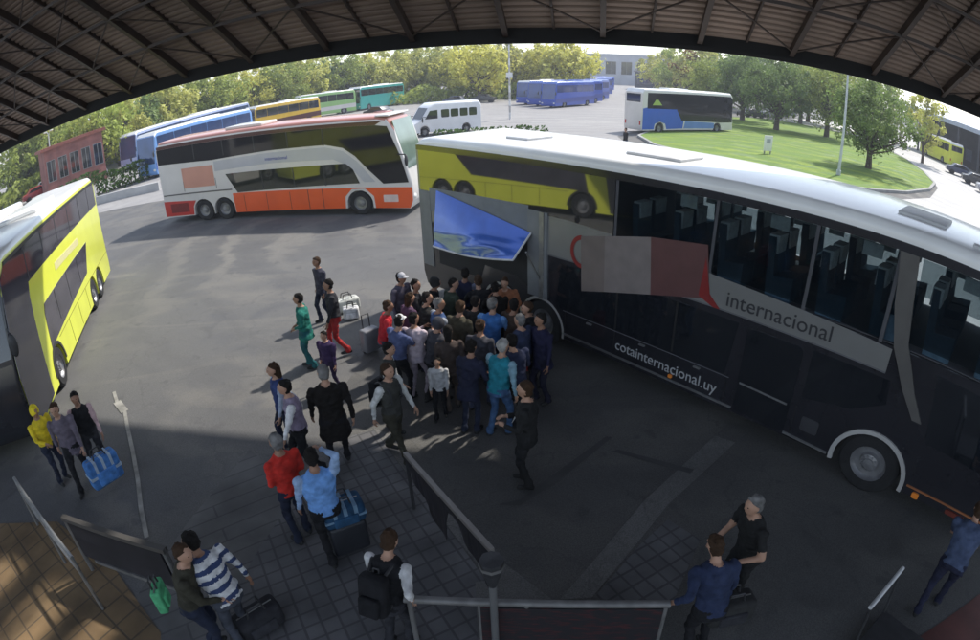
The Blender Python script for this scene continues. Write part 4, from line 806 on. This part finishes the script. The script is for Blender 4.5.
#@@PEOPLE@@
# ------------------------------------------------------------------ people
HAIRC=dict(black=cloth((.012,.010,.009)),brown=cloth((.045,.025,.014)),grey=cloth((.15,.145,.14),.5),white=cloth((.34,.33,.31),.4),blond=cloth((.28,.18,.07)))
def ik(a,t,l1,l2,pole):
    d=t-a; L=min(d.length,(l1+l2)*.999); u=d.normalized(); t=a+u*L
    c=(l1*l1+L*L-l2*l2)/(2*L); hgt=math.sqrt(max(0,l1*l1-c*c)); pp=(pole-u*pole.dot(u)).normalized()
    return a+u*c+pp*hgt,t
def person(label,pos,face,h=1.74,top=(.05,.05,.06),bot=(.03,.03,.04),sleeve=None,hair='black',shoe=(.03,.03,.03),skin=None,lean=0,stride=.12,hands=None,worldhands=None,bare=False,coat=0,fat=1.08,headturn=0,headtip=.0,long=False,hood=None,cap=None,stripes=None,group=None,skirt=None,seed=None,short=False,vox=.017,side=0.,collar=None):
    seed=seed if seed is not None else int(abs(pos.x*131+pos.y*717))%9973
    rn=random.Random(seed); s=h/1.76; fat*=rn.uniform(.96,1.14); skin=skin or (SKIN if rn.random()<.6 else SKIN2)
    topm=cloth(top,.3); botm=cloth(bot,.3); slm=cloth(sleeve,.3) if sleeve else topm; shm=cloth(shoe); 
    V=Vector
    def up(x,y,z): # upper body point relative to pelvis, leaning forward and to the side
        q=Matrix.Rotation(-lean,3,'X')@V((x*fat,y*fat if z<.55 else y,z)); q=Matrix.Rotation(side,3,'Y')@q; return (V((0,0,.93))+q)
    def fin(v): return v*s
    prims=[] # p0,p1,r0,r1,mat
    b=MB()
    M_={'top':0,'bot':1,'skin':2,'shoe':3,'sleeve':4}
    def seg(p0,p1,r0,r1,mt,n=10):
        prims.append((p0*s,p1*s,r0*s,r1*s,M_[mt])); b.tube(p0*s,p1*s,r0*s,r1*s,n); b.ell(p1*s,(r1*s,)*3,nu=10,nv=6); b.ell(p0*s,(r0*s,)*3,nu=10,nv=6)
    # legs
    dz=-.03*abs(stride)
    for sg in (-1,1):
        hip=V((sg*.085*fat,0,.91+dz)); ft=V((sg*(.095+rn.uniform(0,.03)),sg*stride*.5,.085+ (.03 if sg*stride<0 and abs(stride)>.3 else 0)))
        kn,an=ik(hip,ft,.43,.425,V((sg*.1,1,0)))
        seg(hip,kn,.088*fat,.062,'bot'); seg(kn,an,.06,.048 if not short else .045,'bot' if not short else 'skin')
        if not short: seg(an+V((0,0,.05)),an+V((0,0,-.005)),.062,.066,'bot')
        toe=an+V((sg*.02,.15,-.045)); heel=an+V((0,-.05,-.04))
        seg(heel,toe,.042,.036,'shoe'); seg(an,heel+V((0,.04,0)),.05,.045,'shoe')
    # torso loft
    rings=[(-.13,.165,.12),(-.02,.168,.125),(.12,.148,.108),(.26,.162,.118),(.38,.182,.12),(.455,.178,.105),(.505,.12,.085),(.545,.066,.066)]
    if coat: rings=[(-.13-coat,.20,.155)]+rings; rings[1]=(-.13,.185,.14)
    vs=[];fs=[]; n=16
    for z,rx,ry in rings:
        for i in range(n):
            a=2*PI*i/n; vs.append(up(rx*math.cos(a)*(1+.0),ry*math.sin(a),z)*s)
    for j in range(len(rings)-1):
        for i in range(n): fs.append((j*n+i,j*n+(i+1)%n,(j+1)*n+(i+1)%n,(j+1)*n+i))
    fs+=[tuple(range(n-1,-1,-1)),tuple(range((len(rings)-1)*n,len(rings)*n))]; b.add(vs,fs)
    prims.append((up(-.07,0,-.13)*s,up(.07,0,-.13)*s,.115*s,.115*s,1 if not coat else 0)); 
    if not coat: prims.append((up(-.07,0,-.05)*s,up(.07,0,-.05)*s,.10*s,.10*s,0))
    else: prims.append((up(-.08,0,-.13-coat)*s,up(.08,0,-.13-coat)*s,.12*s,.12*s,0))
    for z in (.08,.2,.32,.42): prims.append((up(-.08,0,z)*s,up(.08,0,z)*s,.11*s,.11*s,0))
    # arms
    hd={}
    for k,sg in ((0,-1),(1,1)):
        sh=up(sg*.185,0,.455)
        if worldhands and worldhands[k] is not None: tgt=(Matrix.Rotation(-(face-PI/2),3,'Z')@(worldhands[k]-V((pos.x,pos.y,pos.z))))/s
        elif hands and hands[k] is not None: tgt=V(hands[k])
        else: tgt=sh+V((sg*.07,.06+sg*stride*-.35,-.53+abs(stride)*.05))
        el,wr=ik(sh,tgt,.285,.25,V((sg*.6,-1,-.3)))
        seg(sh,el,.062*fat,.048,'sleeve'); 
        if bare: 
            el2=sh.lerp(el,.62); prims.pop(); prims.append((sh*s,el2*s,.06*s,.055*s,4)); prims.append((el2*s,el*s,.045*s,.045*s,2))
        seg(el,wr,.047 if not bare else .042,.032,'skin' if bare else 'sleeve')
        d=(wr-el).normalized(); pm=wr+d*.055
        side_=d.cross(V((0,0,1))); side_=(side_.normalized() if side_.length>.2 else V((0,1,0)))
        prims.append(((wr+d*.01)*s,(pm+d*.03)*s,.036*s,.034*s,2)); b.ell(pm*s,(.022*s,.04*s,.05*s),M=V((0,0,1)).rotation_difference(d).to_matrix(),nu=10,nv=8)
        hd[sg]=(wr,pm,d)
    # neck, head
    hr=Matrix.Rotation(headturn,3,'Z'); hx=Matrix.Rotation(-headtip-lean*.5,3,'X')
    nk0=up(0,0,.52); nk1=up(0,.015,.60); seg(nk0,nk1,.058,.054,'skin')
    hc=nk1+hx@(V((0,.02,.115))); HM=hr@hx
    def hp(x,y,z): return hc+HM@V((x,y,z))
    b.ell(hc*s,(.077*s,.098*s,.112*s),M=HM,nu=16,nv=12); b.ell(hp(0,.022,-.062)*s,(.056*s,.066*s,.060*s),M=HM); b.tube(hp(0,.092,.012)*s,hp(0,.112,-.028)*s,.012*s,.019*s,6)
    b.ell(hp(0,.092,.03)*s,(.05*s,.012*s,.012*s),M=HM); b.ell(hp(0,.086,-.07)*s,(.028*s,.012*s,.012*s),M=HM)
    for sg in (-1,1): b.ell(hp(sg*.08,-.005,-.005)*s,(.012*s,.02*s,.032*s),M=HM,nu=8,nv=6)
    prims.append((hp(0,0,-.08)*s,hp(0,0,.06)*s,.085*s,.09*s,2)); prims.append((hp(0,.1,-.07)*s,hp(0,.1,.03)*s,.02*s,.02*s,2))
    if collar:
        pass
    # voxel union -> one continuous body
    me=b.mesh('person',[topm]); o=bpy.data.objects.new('tmp',me); COL.objects.link(o)
    md=o.modifiers.new('r','REMESH'); md.mode='VOXEL'; md.voxel_size=vox*s; md.use_smooth_shade=True
    sm=o.modifiers.new('s','SMOOTH'); sm.iterations=2; sm.factor=.5
    dg=bpy.context.evaluated_depsgraph_get(); dg.update(); nm=bpy.data.meshes.new_from_object(o.evaluated_get(dg)); bpy.data.objects.remove(o)
    nm.materials.clear()
    for m_ in (topm,botm,skin,shm,slm): nm.materials.append(m_)
    PR=[(a,c-a,max((c-a).length_squared,1e-9),ra,rb,mi) for a,c,ra,rb,mi in prims]
    nv=len(nm.vertices); lab=[0]*nv
    for i,v in enumerate(nm.vertices):
        co=v.co; best=9;bm_=0
        for a,ab,l2,ra,rb,mi in PR:
            t=(co-a).dot(ab)/l2; t=0 if t<0 else 1 if t>1 else t
            dd=(co-a-ab*t).length-(ra+(rb-ra)*t)
            if dd<best: best=dd;bm_=mi
        lab[i]=bm_
    amp={0:.017,1:.014,4:.014}
    off=V((seed*.37,0,0)); nco=[]
    for i,v in enumerate(nm.vertices):
        a=amp.get(lab[i],0)
        q=v.co.copy()
        if a: q+=v.normal*(a*noise.noise(v.co*V((9,9,5.5)).x+off) + a*.9*noise.noise(V((v.co.x*12+v.co.z*8,v.co.y*12,v.co.z*24-v.co.x*6))+off)+(.006 if lab[i]==0 else 0))
        nco.append(q)
    for i,v in enumerate(nm.vertices): v.co=nco[i]
    mi=[0]*len(nm.polygons)
    for j,p in enumerate(nm.polygons):
        L_=[lab[k] for k in p.vertices]; mi[j]=max(set(L_),key=L_.count)
    st=None
    if stripes:
        st=cloth(stripes,.2); nm.materials.append(st)
        for j,p in enumerate(nm.polygons):
            if mi[j] in (0,4):
                z=p.center.z+ p.center.y*math.tan(lean)*.5
                if (z/.13)%1<.42: mi[j]=5
    nm.polygons.foreach_set('material_index',mi); nm.polygons.foreach_set('use_smooth',[True]*len(mi))
    # fingers and eyes, joined to the same mesh
    e=MB()
    for sg in (-1,1):
        wr,pm,d=hd[sg]; u=d.orthogonal().normalized() if abs(d.z)>.9 else d.cross(V((0,0,1))).normalized(); w_=d.cross(u)
        if abs(d.z)>.9: u=V((0,1,0)); w_=V((-sg,0,0))
        for f_,ln in ((-1.5,.052),(-.5,.066),(.5,.072),(1.5,.064)):
            p0=pm+d*.035+u*f_*.017; p1=p0+d*ln*.5+w_*.008; p2=p1+d*ln*.42+w_*.024
            e.tube(p0*s,p1*s,.0085*s,.008*s,5,2); e.tube(p1*s,p2*s,.008*s,.006*s,5,2)
        p0=pm-d*.02+u*.03; p1=p0+u*.03+d*.025+w_*.01; p2=p1+d*.03+u*.006+w_*.012
        e.tube(p0*s,p1*s,.011*s,.009*s,5,2); e.tube(p1*s,p2*s,.009*s,.007*s,5,2)
        e.ell(hp(sg*.032,.088,.012)*s,(.011*s,.008*s,.007*s),M=HM,nu=8,nv=6,mi=6)
    e.ell(hp(0,.082,-.045)*s,(.022*s,.01*s,.006*s),M=HM,nu=8,nv=6,mi=7)
    if not stripes: nm.materials.append(topm)
    nm.materials.append(EYE); nm.materials.append(mat('lips',(.25,.08,.06),.5))
    bm=bmesh.new(); bm.from_mesh(nm); ev=e.mesh('x',[topm]); 
    bm.from_mesh(ev); bm.to_mesh(nm); bm.free(); bpy.data.meshes.remove(ev)
    o=bpy.data.objects.new('person',nm); COL.objects.link(o); o.location=pos; o.rotation_euler=(0,0,face-PI/2); tag(o,label,'person',group)
    # hair
    def addc(nm_,bb,mt,sm_=True):
        c=bb.build(nm_,mt,o,sm_); return c
    if hood or cap:
        hb_=MB(); 
        if cap: hb_.ell(hp(0,-.004,.035)*s,(.088*s,.108*s,.098*s),M=HM,nu=16,nv=10,v1=.55); hb_.ell(hp(0,.10,.035)*s,(.07*s,.075*s,.012*s),M=HM); addc('cap',hb_,cloth(cap))
        if hood: hb_.ell(hp(0,-.02,.0)*s,(.105*s,.118*s,.14*s),M=HM@Matrix.Rotation(.5,3,'X'),nu=16,nv=10,v1=.7); addc('hood',hb_,cloth(hood))
    if hair and not hood:
        hb_=MB(); hb_.ell(hp(0,-.018,.024)*s,(.087*s,.104*s,.108*s),M=HM@Matrix.Rotation(.62,3,'X'),nu=18,nv=12,v1=.50)
        hb_.ell(hp(0,-.035,-.02)*s,(.079*s,.078*s,.085*s),M=HM,nu=14,nv=10)
        if long: hb_.tube(hp(0,-.05,.02)*s,hp(0,-.075,-.17)*s,.085*s,.06*s,12); hb_.ell(hp(0,-.075,-.17)*s,(.06*s,.045*s,.06*s),M=HM)
        for i,v in enumerate(hb_.v):
            q=V(v); q+= (q-hc*s).normalized()*(.020*noise.noise(q*24+off)+.012*noise.noise(q*75+off)); hb_.v[i]=tuple(q)
        addc('hair',hb_,HAIRC[hair])
    if skirt: pass
    return o
def backpack(label,p,face,col_,z=1.18,sc_=1.,back=.17,tilt=0.):
    d=Vector((math.cos(face),math.sin(face),0)); q=Vector((p.x,p.y,0))-d*back
    r=thing('backpack',label,'backpack',(q.x,q.y,z),face-PI/2); r.rotation_euler=(-tilt,0,face-PI/2); r.scale=(sc_,)*3
    cm=cloth(col_,.3)
    b=MB(); b.box((-.15,-.16,-.24),(.15,.0,.22)); b.build('main_pouch',cm,r,True,bevel=.055)
    b=MB(); b.box((-.11,-.22,-.2),(.11,-.14,.02)); b.build('front_pocket',cm,r,True,bevel=.03)
    for sg in (-1,1):
        b=MB(); b.path([(sg*.09,-.02,.2),(sg*.12,.10,.27),(sg*.13,.30,.15),(sg*.12,.32,-.05),(sg*.12,.0,-.2)],.018,6); b.build('strap',DARKM,r,True)
    b=MB(); b.path([(-.03,-.03,.2),(-.03,-.03,.26),(.03,-.03,.26),(.03,-.03,.2)],.008); b.build('handle',DARKM,r)
    return r
def bag(label,p,ang,col_,size=(.5,.26,.32),z=0,check=None,name='bag'):
    r=thing(name,label,'bag',(p.x,p.y,z),ang); sx,sy,sz=size
    b=MB(); b.box((-sx/2,-sy/2,0),(sx/2,sy/2,sz)); body=b.build('bag_body',cloth(col_,.35),r,True,bevel=min(size)*.22)
    b=MB(); b.box((-sx*.3,-sy/2-.03,sz*.12),(sx*.3,-sy/2+.02,sz*.6)); b.build('side_pocket',cloth(tuple(min(1,c*1.3) for c in col_),.3),body,True,bevel=.02)
    b=MB(); b.box((-sx*.4,-.008,sz-.002),(sx*.4,.008,sz+.006)); b.build('zip',STEEL,body)
    if check and max(check)<.2: check=None
    if check:
        for k in (-.25,.0,.25):
            b=MB(); b.box((sx*k-.02,-sy/2-.003,.05),(sx*k+.03,sy/2+.003,sz+.003)); b.build('stripe',cloth(check),body)
        b=MB(); b.box((-sx/2-.003,-sy/2-.004,sz*.42),(sx/2+.003,sy/2+.004,sz*.52)); b.build('stripe',cloth(check),body)
    for y in (-sy*.25,sy*.25):
        b=MB(); b.path([(-sx*.2,y,sz-.01),(-sx*.15,y,sz+.12),(sx*.15,y,sz+.12),(sx*.2,y,sz-.01)],.012,6); b.build('handle',DARKM,r,True)
    return r
def suitcase(label,p,ang,col_,size=(.42,.26,.62),handle=.35,lying=False):
    r=thing('suitcase',label,'suitcase',(p.x,p.y,0 if not lying else .0),ang); sx,sy,sz=size
    b=MB(); b.box((-sx/2,-sy/2,.05),(sx/2,sy/2,sz)); b.build('shell',mat('case_%.2f_%.2f_%.2f'%col_,col_,.45,0,.15,4),r,True,bevel=.05)
    for x in (-sx*.35,sx*.35):
        b=MB(); b.lathe([(.001,-.02),(.03,-.02),(.03,.02),(.001,.02)],(x,sy*.3,.03),(1,0,0),12); b.build('wheel',TYRE,r,True)
    b=MB(); b.path([(-.09,sy*.35,sz-.02),(-.09,sy*.35,sz+handle),(.09,sy*.35,sz+handle),(.09,sy*.35,sz-.02)],.012,6); b.build('handle',DARKM,r,True)
    return r
def hat_(px,py,h): return at(px,py,h*.955) # ground spot below a head seen at px,py
def gp(v): return Vector((v.x,v.y,0))
D=math.radians
def Pn(label,px,py,face,h=1.74,foot=False,**k):
    p=gp(at(px,py,0 if foot else h*.955)); return person(label,p,D(face),h,**k),p
# --- foreground, left of the paving
NV=(.02,.025,.045); BK=(.014,.014,.016); JN=(.03,.05,.11); WH=(.62,.61,.60)
Pn('person in red hooded top and dark jeans seen from behind beside the blue shirt',276,440,140,1.76,top=(.55,.035,.025),bot=NV,hair='grey',stride=.1,hands=((-.12,.22,1.0),(.14,.2,1.0)),seed=1)
_,p=Pn('person in light blue shirt raising one hand to the head beside the red top',312,458,120,1.76,top=(.16,.33,.66),sleeve=(.30,.42,.62),bot=BK,hair='black',stride=.25,lean=.08,hands=(None,(.14,.16,1.66)),seed=2)
suitcase('dark suitcase under the blue plaid bag on the paving',gp(at(352,548,0)),.5,(.02,.022,.028),(.5,.32,.55),.2)
pb=at(362,525,.58); bag('blue and white plaid bag on top of the dark suitcase',gp(at(352,548,0)),.5,(.02,.06,.12),(.55,.36,.30),.55,check=(.16,.26,.36))
wh=at(412,600,1.03)
_,p=Pn('person in white long sleeves and black vest leaning on the bottom railing',378,550,70,1.72,top=BK,sleeve=WH,bot=(.03,.03,.035),hair='brown',lean=.25,stride=.1,worldhands=(None,wh),fat=1.12,headtip=.35,seed=3)
backpack('black backpack worn over white sleeves at the bottom railing',p+Vector((-.03,.02,0)),D(70),BK,1.14,1.05,.10,.25)
Pn('person in dark olive jacket beside the barrier at the bottom left',166,553,20,1.74,top=(.045,.042,.03),bot=(.02,.025,.035),hair='brown',lean=.22,stride=.1,hands=((-.1,.42,1.0),(.15,.4,1.0)),fat=1.15,headturn=-.5,seed=4)
bag('green shopping bag hanging by the olive jacket at the barrier',gp(at(163,600,.75)),1.9,(.10,.42,.20),(.30,.12,.34),.66)
_,p=Pn('person in blue and white striped jumper leaning over at the bottom left',203,546,150,1.74,top=(.60,.60,.60),stripes=(.04,.06,.14),bot=(.05,.055,.07),hair='black',lean=.42,stride=.2,hands=((-.2,.5,.95),(.36,.05,.86)),headturn=.4,seed=5)
bag('black and white holdall on the ground under the striped jumper',gp(at(262,628,0)),.8,(.03,.03,.035),(.6,.3,.35),0,check=(.16,.17,.17))
# left group
Pn('person in bright yellow hooded jacket at the left edge beside the yellow coach',33,409,-20,1.62,top=(.72,.55,.03),bot=NV,hood=(.78,.62,.03),stride=.1,hands=((-.12,.3,1.0),(.14,.3,1.05)),seed=6)
Pn('person in grey violet top and dark trousers walking at the left',54,405,-60,1.74,top=(.13,.11,.14),bot=BK,hair='brown',stride=.5,lean=.1,coat=.04,seed=7)
_,p=Pn('person in pink cardigan carrying a blue and white bag at the left',74,395,-55,1.66,top=BK,sleeve=(.55,.38,.38),bot=(.03,.028,.035),hair='black',long=True,stride=.4,lean=.05,hands=(None,(.22,.22,.84)),seed=8)
pbag=at(103,468,.45); bag('blue and white chequered bag carried at the left of the yard',gp(pbag),1.0,(.07,.20,.48),(.62,.30,.52),.18,check=(.42,.52,.62))
# middle left couple and walkers
Pn('person in white shirt walking beside the large black suit',288,384,200,1.72,top=(.24,.20,.27),sleeve=(.75,.75,.75),bot=BK,hair='black',stride=.45,lean=.05,seed=9)
Pn('person in dark blue top half hidden behind the white shirt',274,367,215,1.66,top=(.04,.06,.16),sleeve=(.35,.4,.5),bot=NV,hair='brown',long=True,stride=.3,seed=10)
Pn('large person in a wide black coat and trousers seen from behind',323,371,110,1.84,top=(.014,.015,.014),bot=BK,hair='grey',coat=.22,fat=1.16,stride=.35,seed=11)
Pn('person in green teal jacket standing in the open yard',299,297,190,1.68,top=(.02,.15,.12),bot=(.02,.11,.12),hair='black',stride=.15,coat=.06,hands=((-.1,.2,1.0),(.14,.2,1.0)),seed=12)
Pn('person in navy jacket and red trousers facing the green jacket',329,283,200,1.74,top=(.03,.03,.045),bot=(.35,.03,.03),hair='black',stride=.35,seed=13)
Pn('person in dark jacket behind the red trousers at the far edge of the group',317,260,230,1.68,top=(.05,.05,.07),bot=NV,hair='brown',stride=.2,seed=14)
bag('white and black sports bag on the ground behind the red trousers',gp(at(348,310,0)),.6,(.55,.56,.52),(.65,.32,.34),0,check=(.03,.03,.03))
Pn('child in dark purple jacket below the red trousers',324,334,250,1.28,top=(.05,.03,.08),bot=(.03,.02,.05),hair='black',stride=.25,seed=15)
# crowd round the hold (heads read from the photograph)
GC='people crowding round the luggage hatch'
crowd=[
 ('person in black top and grey cap at the back left of the crowd',398,276,-30,1.74,dict(top=(.10,.09,.12),bot=(.04,.04,.05),cap=(.45,.45,.48),fat=1.15)),
 ('person in red jacket at the left edge of the crowd',380,305,40,1.66,dict(top=(.5,.03,.04),bot=(.05,.06,.09),hair='brown')),
 ('person in white cap and blue shirt behind the red jacket',393,320,60,1.72,dict(top=(.08,.10,.20),bot=BK,cap=(.6,.6,.62),bare=True)),
 ('person in lilac white top with a brown bag in the crowd',413,318,80,1.70,dict(top=(.45,.38,.42),bot=(.38,.33,.38),hair='black')),
 ('person in denim blue shirt and white collar in the crowd',437,302,50,1.75,dict(top=(.05,.09,.20),sleeve=(.30,.32,.36),bot=NV,hair='grey')),
 ('person in black hooded coat beside the rear corner of the coach',428,280,20,1.72,dict(top=BK,bot=BK,hood=(.02,.02,.02),coat=.12)),
 ('person in dark green jacket left of the raised hatch',447,283,40,1.72,dict(top=(.04,.055,.04),bot=BK,hair='black')),
 ('person in navy top directly under the blue hatch',463,272,70,1.74,dict(top=(.02,.025,.06),bot=BK,hair='black',sleeve=(.2,.22,.3))),
 ('person in black shirt reaching into the hold under the hatch',481,281,80,1.74,dict(top=BK,bot=BK,hair='brown',lean=.35,hands=((-.15,.5,1.3),(.2,.5,1.2)))),
 ('person in orange brown top inside the hold opening',507,278,250,1.68,dict(top=(.30,.12,.06),bot=BK,hair='brown')),
 ('person in olive coat in the middle of the crowd',455,307,60,1.76,dict(top=(.055,.05,.035),bot=(.05,.045,.04),hair='brown',coat=.1)),
 ('person in black jumper behind the blue shirt in the crowd',472,302,60,1.72,dict(top=(.03,.028,.028),bot=BK,hair='black')),
 ('person in bright blue shirt holding a white paper in the crowd',490,303,60,1.78,dict(top=(.05,.16,.42),sleeve=(.14,.3,.6),bot=NV,hair='grey',fat=1.15)),
 ('person in dark brown jacket right of the bright blue shirt',512,303,60,1.74,dict(top=(.06,.04,.03),bot=BK,hair='black')),
 ('person in black jacket by the rear wheel of the coach',531,306,200,1.76,dict(top=BK,bot=BK,hair='brown')),
 ('person in dark blue jacket at the right edge of the crowd',543,318,220,1.76,dict(top=(.02,.02,.05),bot=(.015,.015,.03),hair='black',coat=.05)),
 ('person in grey jumper in front of the bright blue shirt',478,325,70,1.70,dict(top=(.05,.05,.06),bot=(.05,.06,.10),hair='brown')),
 ('person in teal shirt and jeans at the front of the crowd',497,345,75,1.76,dict(top=(.02,.19,.25),sleeve=(.2,.33,.4),bot=(.05,.10,.20),hair='white',stride=.2)),
 ('person in navy jumper right of the teal shirt',517,340,100,1.72,dict(top=(.025,.03,.06),bot=BK,hair='black')),
 ('person in dark brown shirt left of the olive coat',448,330,90,1.66,dict(top=(.06,.045,.04),bot=(.10,.08,.07),hair='black',long=True)),
 ('person in charcoal coat between the grey cap and the black hood',414,284,20,1.72,dict(top=(.03,.03,.035),bot=BK,hair='black',coat=.1)),
 ('person in plum jumper just below the grey cap in the crowd',404,298,50,1.66,dict(top=(.09,.05,.09),bot=BK,hair='brown',long=True)),
 ('person in black padded jacket behind the denim blue shirt',424,297,40,1.74,dict(top=(.018,.018,.02),bot=NV,hair='black')),
 ('person in dark navy coat left of the teal shirt',466,346,80,1.72,dict(top=(.018,.02,.04),bot=NV,hair='black',coat=.08)),
 ('person in dark grey hooded top left of the dark brown shirt',430,322,60,1.70,dict(top=(.05,.05,.055),bot=BK,hood=(.05,.05,.055))),
 ('person in black leather jacket bending under the end of the hatch',497,288,90,1.70,dict(top=(.012,.012,.013),bot=BK,hair='black',lean=.4)),
 ('person in faded navy shirt between the rear wheel and the dark brown jacket',522,318,150,1.72,dict(top=(.03,.04,.08),bot=BK,hair='grey')),
 ('person in black vest and white sleeves beside the child',382,348,10,1.68,dict(top=(.05,.05,.045),sleeve=(.6,.6,.58),bot=BK,hair='black')),
]
for i,(l,px_,py_,fc,hh,k) in enumerate(crowd):
    k=dict(k); rc=random.Random(i*7+3); k.setdefault('stride',rc.uniform(.05,.3)); k.setdefault('lean',rc.choice((0,.05,.12,.2))); k.setdefault('side',rc.uniform(-.08,.08)); fc+=rc.uniform(-25,25); k.setdefault('headturn',rc.uniform(-.5,.5)); k.setdefault('hands',rc.choice((None,None,((-.13,.34,1.12),(.15,.36,1.15)),(None,(.2,.3,1.05)),((-.2,.28,1.0),None),((-.1,.45,1.3),(.12,.42,1.28))))); Pn(l,px_,py_,fc,hh,seed=20+i,group=GC,vox=.02,**k)
_,p=Pn('person in white shirt with black shoulder bag walking below the crowd',386,368,330,1.74,top=(.05,.05,.045),sleeve=(.55,.55,.53),bot=(.035,.035,.03),hair='brown',stride=.55,seed=50)
backpack('black rucksack on the walker with white shoulders below the crowd',p,D(330),BK,1.2,.95,.16)
Pn('child in white shirt and black trousers standing alone in front of the crowd',437,360,270,1.22,top=(.5,.5,.5),bot=BK,hair='black',stride=.2,hands=((-.22,.1,.72),(.22,.1,.72)),seed=51)
Pn('person in black clothes standing alone holding a pale paper on the dark bay',527,387,170,1.78,top=(.018,.018,.018),bot=(.016,.016,.016),hair='brown',stride=.1,hands=((-.12,.3,1.12),(.12,.3,1.12)),seed=52)
q=at(519,411,1.15); b=MB(); b.box((-.12,-.004,-.16),(.12,.004,.16)); o=b.build('paper',cloth((.5,.5,.5))); o.location=q; o.rotation_euler=(.5,0,1.3); tag(o,'pale folded paper held by the person in black','paper')
for l,px_,py_,c_,a_ in [('blue suitcase standing in the crowd below the hatch',470,380,(.03,.06,.2),.4),('black suitcase between the crowd and the child',452,372,(.02,.02,.022),1.),('grey suitcase at the left of the crowd',372,352,(.2,.2,.22),.8),('dark red suitcase near the rear wheel of the coach',520,372,(.2,.02,.02),.2)]:
    suitcase(l,gp(at(px_,py_,0)),a_,c_,(.4,.25,.58),.3)
bag('brown and tan bag held in front of the lilac top',gp(at(408,345,.5)),.4,(.22,.11,.05),(.42,.2,.34),.35)
bag('white plastic bag on the ground beside the walker',gp(at(352,318,0)),.2,(.6,.6,.6),(.4,.25,.3),0)
bag('white parcel carried at the front of the crowd',gp(at(488,332,1.0)),.2,(.65,.65,.65),(.3,.2,.16),1.0)
# lower middle pair
Pn('person in black t shirt with grey hair standing behind the seated blue shirt',765,500,190,1.74,top=(.016,.016,.018),bot=(.02,.02,.024),hair='grey',bare=True,lean=.15,stride=.15,fat=1.1,hands=((-.25,.3,1.05),(.2,.35,1.0)),seed=60)
wl=at(676,602,1.04)
_,p=Pn('person in navy blue shirt leaning with one arm on the end of the bottom railing',727,556,100,1.72,top=(.025,.035,.075),bot=BK,hair='brown',lean=.25,stride=.1,fat=1.15,worldhands=(wl,None),headtip=.3,seed=61)
bag('dark travel bag with pale straps in front of the navy shirt',gp(at(728,612,.6)),.15,(.025,.025,.03),(.55,.25,.34),.5,check=(.10,.10,.11))
# right cart and worker
cp1=gp(at(868,608,.0)); 
_,p=Pn('person in dull blue checked shirt bending forward at the right edge behind the cart',926,610,40,1.74,foot=True,top=(.06,.08,.14),bot=(.018,.02,.035),hair='brown',lean=.62,stride=.45,hands=((-.2,.75,.8),(.2,.72,.78)),seed=62)
ha=at(870,608,.9); hb2=at(903,568,.9); d=hb2-ha; Lh=d.length
cr=thing('luggage_cart','low dark luggage cart with a pale push bar at the lower right','cart',(ha.x,ha.y,0),math.atan2(d.y,d.x))
b=MB(); b.tube((0,0,.9),(Lh,0,.9),.026,n=10); b.build('push_bar',mat('bar_pale',(.55,.55,.55),.4),cr,True)
for x in (.04,Lh-.04):
    b=MB(); b.tube((x,0,.9),(x,-.08,.12),.015,n=6); b.build('upright',DARKM,cr,True)
b=MB(); b.box((0,-.95,.14),(Lh,-.06,.18)); b.build('deck',DARKM,cr,bevel=.01)
for x in (.06,Lh-.06):
    for y in (-.15,-.85):
        b=MB(); b.lathe([(.001,-.025),(.065,-.025),(.065,.025),(.001,.025)],(x,y,.068),(1,0,0),14); b.build('wheel',TYRE,cr,True)
Pn('small distant person in black crossing behind the dark coach',626,129,200,1.74,top=(.03,.03,.03),bot=(.03,.04,.08),hair='black',stride=.5,seed=70,vox=.03)
bpy.data.objects['person'].name='person'
